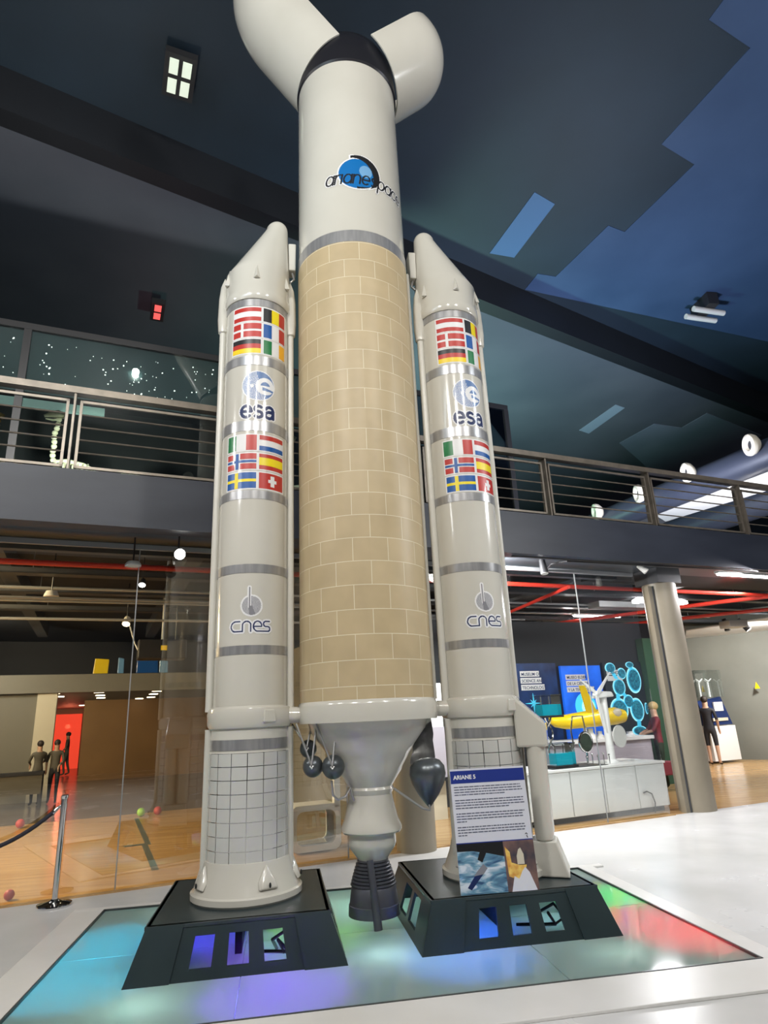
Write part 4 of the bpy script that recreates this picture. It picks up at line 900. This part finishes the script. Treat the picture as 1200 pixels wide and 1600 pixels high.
# wind turbine
wt = thing('wind_turbine_model', 'white three-bladed wind turbine model on the white cabinet', 'model', W(7.68, 8.7, .735)); zb = .735
wmb().lathe([(.11, zb), (.105, zb+.02), (.062, zb+.05), (.058, 1.76)], 7.68, 8.7, 24).build('tower', 'cabwhite', wt)
wmb().hexa([(7.50, 8.62, 1.73), (7.86, 8.62, 1.75), (7.86, 8.78, 1.75), (7.50, 8.78, 1.73), (7.52, 8.64, 1.85), (7.84, 8.64, 1.83), (7.84, 8.76, 1.83), (7.52, 8.76, 1.85)]).build('nacelle', 'cabwhite', wt, smooth=False, bevel=.02)
wmb().ball((7.50, 8.66, 1.80), .055).build('hub', 'cabwhite', wt)
for tip in ((7.84, 8.62, 2.14), (7.20, 8.62, 2.03), (7.55, 8.62, 1.28)):
    c = Vector((7.50, 8.62, 1.80)); T = Vector(tip); dv = (T-c).normalized(); sd = Vector((-dv.z, 0, dv.x))
    wmb().prism([c-sd*.02, c+dv*.10-sd*.038, T-sd*.008, T+sd*.008, c+dv*.10+sd*.022, c+sd*.02], (0, .018, 0)).build('blade', 'cabwhite', wt, smooth=False)
V = [(7.80+.13*math.cos(2*PI*k/24), 8.56, 1.13+.17*math.sin(2*PI*k/24)) for k in range(24)]
wmb().prism(V, (0, .03, 0)).build('rotor_disc', 'fixwhite', wt, smooth=False)
# water tanks
def tank(label, u, n, z):
    t = thing('water_tank', label, 'tank', W(u, n, z)); wmb().box(u-.21, u+.21, n-.14, n+.14, z, z+.03).build('base', 'fixture', t, smooth=False)
    ab = wmb().box(u-.19, u+.19, n-.12, n+.12, z+.03, z+.33).build('acrylic_box', 'acrylic', t, smooth=False)
    wmb().box(u-.15, u+.15, n-.09, n+.09, z+.032, z+.20).build('water', 'water', ab, smooth=False)
    wmb().box(u-.20, u+.20, n-.13, n+.13, z+.33, z+.35).build('lid', 'acrylic', t, smooth=False)
    wmb().tube([(u-.10, n, z+.03), (u-.10, n, z+.32)], .008, 8).tube([(u+.06, n, z+.03), (u+.06, n, z+.32)], .008, 8).build('rods', 'chrome', t)
tank('lower acrylic tank of bright blue water on the cabinet', 6.62, 8.62, .745)
tank('upper acrylic tank of bright blue water raised on a twisted stand', 6.60, 8.80, 1.47)
mb = wmb(); ts = thing('tank_stand', 'clear twisted stand holding up the upper water tank', 'stand', W(6.6, 8.8, .735))
for k in (-1, 1): mb.tube([(6.6+k*.05*math.cos(j*.6), 8.8+.05*math.sin(j*.6)*k, .76+.71*j/14) for j in range(15)], .014, 8)
mb.build('spiral_rods', 'chrome', ts); wmb().lathe([(.12, .735), (.12, .75)], 6.6, 8.8, 24).build('foot', 'chrome', ts)
tag(wmb().box(6.3, 7.35, 8.42, 8.95, .736, .744).build('display_mat', 'fixture', smooth=False, origin=W(6.8, 8.7, .735)), 'thin black mat under the blue water tank', 'mat')
ml = thing('magnifier_lens', 'round dark green lens in a chrome ring on a stand beside the tanks', 'lens', W(7.12, 8.6, .75))
wmb().tube([(7.12+.125*math.cos(2*PI*k/24), 8.6, 1.08+.145*math.sin(2*PI*k/24)) for k in range(24)], .018, 8, closed=True).build('ring', 'chrome', ml)
wmb().prism([(7.12+.12*math.cos(2*PI*k/24), 8.59, 1.08+.14*math.sin(2*PI*k/24)) for k in range(24)], (0, .02, 0)).build('lens', 'cloth_green', ml, smooth=False)
wmb().tube([(7.12, 8.6, .93), (7.12, 8.6, .745)], .014, 8).build('stem', 'chrome', ml)
wmb().tube([(6.88, 8.6, 1.05), (6.86, 8.6, 1.25), (6.92, 8.6, 1.47), (7.12, 8.6, 1.47), (7.15, 8.6, 1.24)], .012, 8).build('bracket', 'chrome', ml)
for k in range(5):
    u = 7.02+.11*k; tag(wmb().tube([(u, 8.5, .745), (u, 8.5, .86+.03*(k % 2))], .008, 8).ball((u, 8.5, .87+.03*(k % 2)), .018, n=10, k=6).build('marker_pin', 'chrome', origin=W(u, 8.5, .745)), ['leftmost', 'second', 'third', 'fourth', 'rightmost'][k]+' small chrome pin on the cabinet below the green lens', 'pin', 'small chrome pins on the cabinet')
# yellow plane
yp = thing('yellow_plane_model', 'yellow aircraft model behind the wind turbine', 'model', W(8.4, 10.1, 1.04))
z_ = 1.36
wmb().tube([(7.55, 10.0, z_+.04), (7.65, 10.0, z_+.02), (7.9, 10.0, z_), (8.4, 10.0, z_+.03), (9.05, 10.0, z_+.06), (9.25, 10.0, z_+.05), (9.32, 10.0, z_+.03)], [.05, .10, .13, .15, .16, .12, .03], 18).build('fuselage', 'yellow', yp)
wmb().prism([(7.55, 10.0, z_), (7.50, 10.0, z_+.30), (7.66, 10.0, z_+.30), (7.80, 10.0, z_+.05)], (0, .03, 0)).build('tail_fin', 'yellow', yp, smooth=False, bevel=.008)
wmb().hexa([(8.35, 9.92, z_+.10), (8.60, 9.92, z_+.08), (8.60, 9.95, z_+.08), (8.35, 9.95, z_+.10), (7.98, 9.60, z_+.62), (8.10, 9.60, z_+.62), (8.10, 9.63, z_+.62), (7.98, 9.63, z_+.62)]).build('wing', 'yellow', yp, smooth=False)
wmb().ball((9.0, 9.86, z_+.12), .10, sc3=(1, .4, .8)).build('canopy', 'cream', yp)
wmb().tube([(8.3, 10.0, 1.04), (8.3, 10.0, 1.28)], .03, 10).tube([(8.8, 10.0, 1.04), (8.8, 10.0, 1.28)], .03, 10).build('stand', 'cabwhite', yp)
# white board visible between the engine and the right booster
wb = thing('white_display_case', 'white backlit board over a lavender counter behind the teardrop tank', 'display', W(4.75, 9.9, 0))
wmb().box(4.2, 5.3, 9.9, 10.1, 1.40, 2.1).build('board', 'cabwhite', wb, smooth=False); wmb().box(4.2, 5.3, 9.85, 10.3, .62, 1.40).build('counter', 'lavender', wb, smooth=False); wmb().box(4.2, 5.3, 9.8, 10.3, .58, .63).build('shelf', 'fixture', wb, smooth=False); wmb().box(4.2, 5.3, 9.95, 10.3, 0, .58).build('plinth', 'cream', wb, smooth=False)
mb = wmb()
for i in range(9):
    for j in range(5): mb.box(4.25+i*.11, 4.30+i*.11, 9.888, 9.90, 1.55+j*.11, 1.60+j*.11)
mb.build('dot_pattern', 'fixture', wb, smooth=False)
# far right corner
struct(wmb().add([(14.9, 15.4, 0), (16.35, 14.60, 0), (16.35, 14.60, 4.15), (14.9, 15.4, 4.15)], [(0, 1, 2, 3)]).add([(11.6, 15.6, 0), (14.9, 15.4, 0), (14.9, 15.4, 4.15), (11.6, 15.6, 4.15)], [(0, 1, 2, 3)]).build('wall_corner', 'grey', smooth=False))
struct(wmb().prism([(16.35, 14.60, 0), (18.9, 10.2, 0), (19.1, 10.3, 0), (16.55, 14.8, 0)], (0, 0, 4.15)).build('wall_side', 'grey', smooth=False))
pq = [atz(*p, 3.5) for p in ((1068, 1010), (1110, 1002), (1215, 990), (1215, 962), (1072, 984))]; patch('ceiling_white', pq, 3.5, 'cabwhite', .03)
cs = thing('turbine_showcase', 'white plinth with dark blue panel and clear case of small wind turbines', 'showcase', W(16.3, 13.9, 0)); U0, U1, N0 = 16.0, 17.05, 13.3
U0, U1, N0 = 15.35, 16.35, 13.4
wmb().box(U0, U1, N0, N0+.5, .06, .95).build('plinth', 'cabwhite', cs, smooth=False)
wmb().hexa([(U0-.05, N0, .98), (U1-.08, N0, .98), (U1-.08, N0+.3, .98), (U0-.05, N0+.3, .98), (U0-.05, N0+.2, 1.62), (U1-.12, N0+.2, 1.72), (U1-.12, N0+.3, 1.72), (U0-.05, N0+.3, 1.62)]).build('back_panel', 'd_navy', cs, smooth=False)
wmb().box(15.78, 16.12, N0+.08, N0+.12, 1.34, 1.58).build('paper', 'cabwhite', cs, smooth=False); wmb().box(15.55, 16.12, N0-.01, N0+.02, 1.08, 1.16).build('label_strip', 'cream', cs, smooth=False)
wmb().box(U0-.1, U1-.12, N0+.05, N0+.5, 1.72, 2.45).build('clear_case', 'acrylic', cs, smooth=False)
for u in (15.55, 15.9):
    wmb().tube([(u, N0+.25, 1.72), (u, N0+.25, 2.15)], .02, 8).tube([(u, N0+.22, 2.15), (u+.12, N0+.22, 2.22)], .014, 6).tube([(u, N0+.22, 2.15), (u-.12, N0+.22, 2.22)], .014, 6).build('mini_turbine', 'cabwhite', cs)
p = atn(1180, 1076, 13.0)
tag(MB().prism([p, p+Vector((.16, 0, 0)), p+Vector((.07, 0, .18))], (0, .01, 0)).build('warning_sticker', 'yellow', smooth=False, origin=p), 'small yellow triangular sticker on the grey wall at right', 'sticker')
crate('side_bench', 'white topped burgundy bench beside the person in burgundy', 'bench', 9.95, 9.9, .3, .5, .25, 'cloth_burg')

# ================================================================== CEILING SERVICES OF THE GROUND FLOOR
def pipe(label, pts, r, m_, name='sprinkler_pipe', cat='pipe'):
    mid = WALL@Vector(pts[len(pts)//2]); return tag(wmb().tube(pts, r, 10).build(name, m_, origin=mid), label, cat)
pipe('long red sprinkler pipe running along the top of the glass wall', [(-8, 8.46, 3.537), (20, 8.46, 3.537)], .035, 'red_pipe')
pipe('red sprinkler pipe branching off diagonally above the wind turbine', [(6.86, 8.2, 3.47), (7.4, 11.0, 3.45), (7.8, 16, 3.45)], .030, 'red_pipe')
pipe('upper red pipe crossing at the right of the round column', [(9.2, 13.2, 3.5), (11.4, 9.0, 3.5), (12.2, 7.9, 3.5)], .040, 'red_pipe')
pipe('lower red pipe crossing at the right of the round column', [(9.4, 15.8, 3.5), (13.0, 10.4, 3.5), (14.5, 8.6, 3.5)], .040, 'red_pipe')
for k, (n, z) in enumerate(((9.3, 3.75), (10.6, 3.65), (12.0, 3.7))):
    pipe(['galvanised conduit nearest the glass wall', 'middle galvanised conduit under the dark ceiling', 'rearmost galvanised conduit under the dark ceiling'][k], [(-6, n, z), (14.5, n, z)], .022, 'grey_pipe', 'conduit')
for k, n in enumerate((9.9, 11.3, 13.0)):
    b = thing('cable_tray', ['front dark cable tray under the ground-floor ceiling', 'middle dark cable tray under the ground-floor ceiling', 'rear dark cable tray under the ground-floor ceiling'][k], 'cable tray', W(6, n, 3.8))
    wmb().box(-6, 22, n, n+.22, 3.72, 3.74).box(-6, 22, n, n+.01, 3.72, 3.80).box(-6, 22, n+.21, n+.22, 3.72, 3.80).build('tray', 'darkgrey', b, smooth=False)
    mb = wmb()
    for u in range(-5, 22, 2): mb.box(u, u+.01, n+.1, n+.11, 3.8, 4.15)
    mb.build('hangers', 'grey_pipe', b, smooth=False)
for k, u in enumerate((-1.5, 1.0, 5.2, 7.8, 10.6, 13.5)):
    struct(wmb().box(u, u+.22, 8.42, 18, 3.85, 4.15).build('beam_%d' % (k+1), 'darkgrey', smooth=False))
for k, (u, n) in enumerate(((6.5, 12.5), (9.0, 14.2), (9.4, 10.35))):
    tag(wmb().box(u, u+1.6, n, n+.35, 3.58, 3.70).build('air_duct', 'grey_pipe', smooth=False, origin=W(u+.8, n, 3.5)), ['grey air duct above the space poster', 'grey air duct at the rear above the cell poster', 'grey air duct beside the round column'][k], 'duct')
def tubelight(label, u, n, z, L_, m_='lamp', along=True):
    t = thing('tube_light', label, 'light', W(u, n, z)); wmb().box(u, u+L_, n-.05, n+.05, z+.03, z+.07).build('housing', 'fixwhite', t, smooth=False)
    wmb().tube([(u+.02, n, z+.012), (u+L_-.02, n, z+.012)], .024, 10).build('tube', m_, t)
tubelight('long bright tube light under the soffit at the right edge', 9.75, 7.75, 3.70, 2.2)
tubelight('bright tube light above the wind turbine, left of the column', 9.85, 11.75, 3.6, 1.4)
tubelight('dimmer tube light deeper above the posters', 8.75, 13.6, 3.55, 1.1)
for k, (x, y, z, lab) in enumerate(((1000, 941, 3.6, 'round bright ceiling lamp left of the column head'), (1063, 944, 3.6, 'round bright ceiling lamp right of the column head'))):
    p = atz(x, y, z); tag(MB().lathe([(.15, z), (.15, z+.05), (.05, z+.10)], p.x, p.y, 24).build('ceiling_lamp', 'lamp', origin=p), lab, 'light')
def spot(label, p, aim, lit='fixwhite', L_=.16, r=.045, stem=.25, lens='lampspot', rl=None):
    p = Vector(p); t = thing('spotlight', label, 'spotlight', p); d_ = Vector(aim).normalized()
    bb = MB().tube([p-d_*L_, p-d_*.02, p], [r*.75, r, r*1.05], 16).build('barrel', lit, t); q = p-d_*L_*.6; wq = WALL.inverted()@q; top = 3.48 if wq.x > 14 else (3.81 if wq.y < 8.3 else 4.16); MB().tube([q, Vector((q.x, q.y, top))], .010, 8).build('stem', 'fixture', t)
    MB().tube([p-d_*.004, p+d_*.006], (rl or r*.9), 16).build('lens', lens, bb)
nG_ = WALL.to_3x3()@Vector((0, -1, 0))
spot('glaring white spotlight above the glass left of the left booster', atz(281, 866, 3.5), nG_+Vector((.1, 0, -.35)), 'fixture', rl=.06, r=.065)
spot('glaring warm spotlight above the space poster', atz(826, 981, 3.5), nG_+Vector((-.1, 0, -.4)), 'fixture', r=.09, rl=.08)
spot('black track spotlight hanging over the white cabinet', atz(851, 896, 3.52), (0, -.2, -1), 'fixture', .22, .06, .12, 'fixwhite')
spot('white spotlight under the column head', atz(1010, 893, 3.62), (.5, -.3, -.6), 'fixwhite', .16, .05, .12, 'fixwhite')
spot('small white spotlight above the left poster', atz(850, 1000, 3.3), (-.3, -.6, -.8), 'fixwhite', .2, .06, .3, 'fixwhite')
spot('small black spotlight above the moon poster', atz(874, 1013, 3.3), (.3, -.5, -.8), 'fixture', .25, .05, .3, 'fixwhite')
spot('small white spotlight above the cell poster', atz(976, 1013, 3.3), (0, -.3, -1), 'fixwhite', .12, .08, .5, 'fixwhite')
spot('black spotlight hanging left of the grey wall corner', atz(1080, 1012, 3.2), (.1, -.1, -1), 'fixture', .3, .07, .75, 'fixwhite')
spot('black spotlight near the white ceiling at right', atz(1170, 984, 3.3), (.4, -.4, -.8), 'fixture', .35, .08, .2, 'fixwhite')
spot('short black spotlight beside the square lamp at right', atz(1137, 985, 3.3), (.0, -.2, -1), 'fixture', .3, .07, .2, 'fixture')
p = atz(1147, 981, 3.3); tag(MB().box(p.x-.25, p.x+.25, p.y-.2, p.y+.2, p.z, p.z+.18).build('square_lamp', 'fixwhite', smooth=False, origin=p, bevel=.02), 'square ceiling lamp between two black spotlights at right', 'light')
spot('round sensor-like spotlight at the top of the glass, left side', atz(208, 884, 3.45), (0, 0, -1), 'fixwhite', .05, .09, .12, 'fixwhite')
spot('white half-round lamp deeper in the left hall', atz(80, 932, 3.5), (0, 0, -1), 'fixwhite', .08, .10, .2, 'fixwhite')
spot('small bright spotlight deeper in the left hall', atz(222, 914, 3.6), (0, -.5, -.8), 'fixture', .1, .05, .2)
spot('small white spotlight over the mezzanine crates', atz(197, 975, 3.4), (0, -.5, -.8), 'fixwhite', .14, .07, .4, 'lampwarm')
spot('white cylinder spotlight by the reflected booster', atz(288, 1008, 3.0), (1, -.2, 0), 'fixwhite', .28, .07, .4, 'fixwhite')
tr = thing('lighting_track', 'black lighting track under the soffit right of the right booster', 'lighting track', W(6.3, 7.7, 3.68))
a, b = atz(800, 868, 3.72), atz(1035, 883, 3.72); MB().tube([a, b], .018, 8).build('rail', 'fixture', tr)
MB().tube([atz(852, 892, 3.68), atz(862, 881, 3.7), atz(885, 877, 3.7), atz(1200, 893, 3.7)], .014, 8).build('cable_run', 'fixture', tr)
pipe('grey hanging cable tray running deep into the left hall', [(-3.5, 9.5, 3.3), (3.8, 9.5, 3.3)], .02, 'grey_pipe', 'conduit')
pipe('lower grey conduit across the left hall', [(-5, 11.0, 3.25), (3.8, 11.0, 3.25)], .022, 'grey_pipe', 'conduit')
pj = thing('projector_rig', 'black projector rig with cables hanging over the mezzanine crates', 'projector', W(.9, 12.0, 3.2))
wmb().box(.55, 1.35, 11.8, 12.2, 2.72, 3.05).build('housing', 'fixture', pj, smooth=False, bevel=.02); wmb().box(.92, 1.02, 11.78, 11.8, 2.86, 2.94).build('yellow_label', 'yellow', pj, smooth=False)
wmb().tube([(.95, 12, 3.05), (.95, 12, 3.85)], .02, 8).tube([(.4, 12, 3.3), (.5, 12, 3.0), (.6, 11.9, 2.8)], .015, 8).build('hanger', 'grey_pipe', pj)

# ================================================================== GALLERY FLOOR
gc = thing('gallery_glass_case', 'long glass showcase on the gallery with reflected star glints on its upper front', 'showcase', W(2, 9.5, 4.34)); n0, n1, zt = 9.5, 12.0, 7.30
wmb().box(-8, 6.98, n0, n0+.012, 4.34, zt).build('front_glass', 'glass_up', gc, smooth=False)
wmb().box(7.0, 7.012, n0, n1, 4.34, zt).build('end_glass', 'glass_up', gc, smooth=False)
wmb().box(-8, 7.02, n0-.01, n1, zt, zt+.10).build('top', 'fixture', gc, smooth=False)
wmb().box(-8, 7.0, n1, n1+.05, 4.34, zt).build('back', 'void', gc, smooth=False)
wmb().box(-8, 6.9, n0+.05, n0+.09, 6.30, zt).build('reflection_board', 'reflection_teal', gc, smooth=False)['label'] = 'dark teal board added for reflections in the upper glass, with glowing star dots'  # opaque board put in for the reflecting band of the front glass
for u in (-3.6, -1.40, 3.2, 6.98): wmb().box(u-.05, u+.05, n0-.005, n0+.06, 4.34, zt).build('mullion', 'fixture', gc, smooth=False)
wmb().box(-.9, 1.9, 11.90, 11.98, 4.34, 6.05).box(3.4, 4.6, 11.90, 11.98, 4.34, 6.05).build('dark_screen', 'void', gc, smooth=False)
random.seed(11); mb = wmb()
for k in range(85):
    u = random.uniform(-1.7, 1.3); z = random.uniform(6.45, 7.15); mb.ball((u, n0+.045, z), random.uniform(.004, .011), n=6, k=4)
s_ = mb.build('star_glints', 'star', gc); s_['kind'] = 'stuff'  # glowing dots imitate reflections on the glass front, no lamps
p = atn(212, 581, 9.46); tag(MB().ball(p, .05).build('globe_lamp', 'lampspot', origin=p), 'bright round lamp glowing on the starry front of the gallery showcase', 'lamp')
tag(wmb().box(-3.4, -.30, 10.7, 10.8, 6.62, 6.75).build('light_strip', 'tealbar', smooth=False, origin=W(-1.8, 10.7, 6.6)), 'pale green light strip behind the railing at far left', 'bar')  # glowing strip of a light fixture
def skeleton(label, u, n, z, s, m_, neck=True):
    t = thing('animal_skeleton', label, 'skeleton', W(u, n, z))
    P = lambda x, y, zz: (u+x*s, n+y*s, z+zz*s)
    if neck:
        mb = wmb(); pts = [P(0, 0, .55), P(-.04, 0, .75), P(-.02, 0, .95), P(-.05, 0, 1.15), P(0, 0, 1.35), P(.01, 0, 1.55)]
        for a, b in zip(pts, pts[1:]):
            a, b = Vector(a), Vector(b)
            for q in range(2): c = a.lerp(b, (q+.5)/2); mb.ball(c, .052*s, sc3=(1.1, .8, 1.1), n=10, k=6)
        mb.build('neck_vertebrae', m_, t)
        sk = wmb(); sk.tube([P(.10, 0, 1.60), P(-.02, 0, 1.63), P(-.16, 0, 1.60), P(-.27, 0, 1.55)], [.06*s, .085*s, .06*s, .03*s], 12).build('skull', m_, t)
        wmb().tube([P(.04, 0, 1.53), P(-.10, 0, 1.48), P(-.24, 0, 1.49)], [.03*s, .025*s, .012*s], 8).build('jaw', m_, t)
    wmb().tube([P(0, 0, .55), P(.25, 0, .60), P(.55, 0, .55), P(.85, 0, .42)], [.05*s, .055*s, .05*s, .03*s], 10).build('spine', m_, t)
    for k in range(8):
        x = .04+.085*k; h = .42-.035*abs(k-2.5)
        for sd in (-1, 1): wmb().tube([P(x, 0, .58), P(x-.02, sd*.16, .45), P(x-.01, sd*.17, .30), P(x+.03, sd*.04, .58-h)], .018*s, 6).build('rib', m_, t)
    for x in (.05, .80):
        for sd in (-1, 1): wmb().tube([P(x, sd*.12, .45), P(x+.04, sd*.13, .22), P(x, sd*.12, 0)], [.03*s, .022*s, .03*s], 8).build('leg', m_, t)
skeleton('pale long-necked animal skeleton behind the left railing', -.93, 10.3, 5.12, .76, 'bone')
skeleton('brown animal skeleton at the far left edge of the gallery', -1.78, 10.5, 5.10, .74, 'bone_brown')
skeleton('pale skeleton glimpsed between the left booster and the tan body', 2.80, 10.3, 5.0, .9, 'bone')
for u, w_, lab in ((-1.2, 1.0, 'dark plinth under the pale long-necked skeleton'), (-2.3, 1.0, 'dark plinth under the brown skeleton'), (2.6, 1.2, 'dark plinth under the pale skeleton behind the left booster')):
    tag(wmb().box(u-.1, u+w_, 10.0, 10.6, 4.34, 5.12 if u < 0 and u > -2 else (5.10 if u < 0 else 5.0)).build('plinth', 'void', smooth=False, origin=W(u, 10.3, 4.34)), lab, 'plinth')
t = thing('animal_skull', 'low pale skull lying on the gallery right of the long-necked skeleton', 'skull', W(.2, 9.9, 5.15)); wmb().box(-.1, .55, 9.7, 10.1, 4.34, 5.15).build('stand', 'void', t, smooth=False)
wmb().tube([(-.02, 9.9, 5.20), (.12, 9.9, 5.26), (.28, 9.9, 5.24), (.46, 9.9, 5.18)], [.05, .11, .08, .03], 12).build('skull', 'bone', t)
# ducts with jet nozzles
def duct(label, u, z, r, n0, n1, m_): return tag(wmb().tube([(u, n0, z), (u, n1, z)], r, 32).build('ventilation_duct', m_, origin=W(u, (n0+n1)/2, z)), label, 'duct')
duct('round grey ventilation duct carrying the jet nozzles', 12.05, 6.30, .32, 7.9-2, 23, 'fascia')
for k, n in enumerate((7.84, 9.42, 10.87, 12.37)):
    lab = ['largest cream jet nozzle, nearest on the duct at far right', 'second cream jet nozzle, above the railing', 'third cream jet nozzle, seen between the railing posts', 'smallest cream jet nozzle, farthest along the duct'][k]
    t = thing('jet_nozzle', lab, 'air nozzle', W(11.5, n, 6.5), 'cream jet nozzles on the duct')
    X = WALL @ Matrix.Translation((11.62, n, 6.46)) @ Matrix.Rotation(math.radians(-95), 4, 'Y') @ Matrix.Rotation(math.radians(-25), 4, 'X')
    MB(X).lathe([(.12, -.12), (.20, -.04), (.225, .03), (.215, .08), (.17, .10), (.12, .085), (.09, .03)], 0, 0, 32, cap=False).build('bell', 'cream', t); MB(X).lathe([(0, .02), (.09, .02), (.09, .03), (0, .03)], 0, 0, 20).build('throat', 'void', t)
bx = [atz(*p, 6.3) for p in ((1215, 716), (1000, 790), (1040, 815), (1215, 762))]
tag(MB().prism([tuple(q) for q in bx], (0, 0, .12)).build('light_coffer', 'cabwhite', smooth=False, origin=bx[1]), 'white lit coffer panel running back above the right railing', 'ceiling panel')
duct('large grey duct behind the white coffer panel', 14.6, 6.2, .35, 8, 23, 'fascia')
# hall ceiling lamps
def flood(label, px, py, z, nx, ny, cw, ch, m_, rz=0):
    p = atz(px, py, z); t = thing('ceiling_floodlight', label, 'ceiling light', p, rz=rz); X = WM[t]
    MB(X).box(-nx*cw/2-.04, nx*cw/2+.04, -ny*ch/2-.04, ny*ch/2+.04, 0, .12).build('housing', 'fixture', t, smooth=False)
    for i in range(nx):
        for j in range(ny): MB(X).box((i-nx/2)*cw+.03, (i+1-nx/2)*cw-.03, (j-ny/2)*ch+.04, (j+1-ny/2)*ch-.04, -.012, 0).build('lamp_pane', m_, t, smooth=False)
    MB(X).tube([(0, 0, .12), (0, 0, 11.3-z if z > 10.6 else 10.5-z)], .02, 8).build('stem', 'fixture', t)
flood('four-pane ceiling floodlight at upper left', 280, 122, 11.05, 2, 2, .19, .33, 'lampsoft', math.radians(14))
flood('small reddish ceiling lamp left of the left booster nose', 246, 488, 10.3, 1, 2, .20, .30, 'lampred', math.radians(14))
t = thing('twin_ceiling_fitting', 'twin white ceiling fitting at upper right', 'ceiling light', atz(1103, 490, 10.9)); p = atz(1103, 490, 10.9)
for s in (-1, 1): MB().tube([p+Vector((-.45, s*.16, 0)), p+Vector((.45, s*.16+.1, 0))], .07, 12).build('lamp_tube', 'fixwhite', t)
MB().box(p.x-.14, p.x+.14, p.y-.35, p.y+.35, p.z+.05, 11.28).build('mount', 'fixture', t, smooth=False)
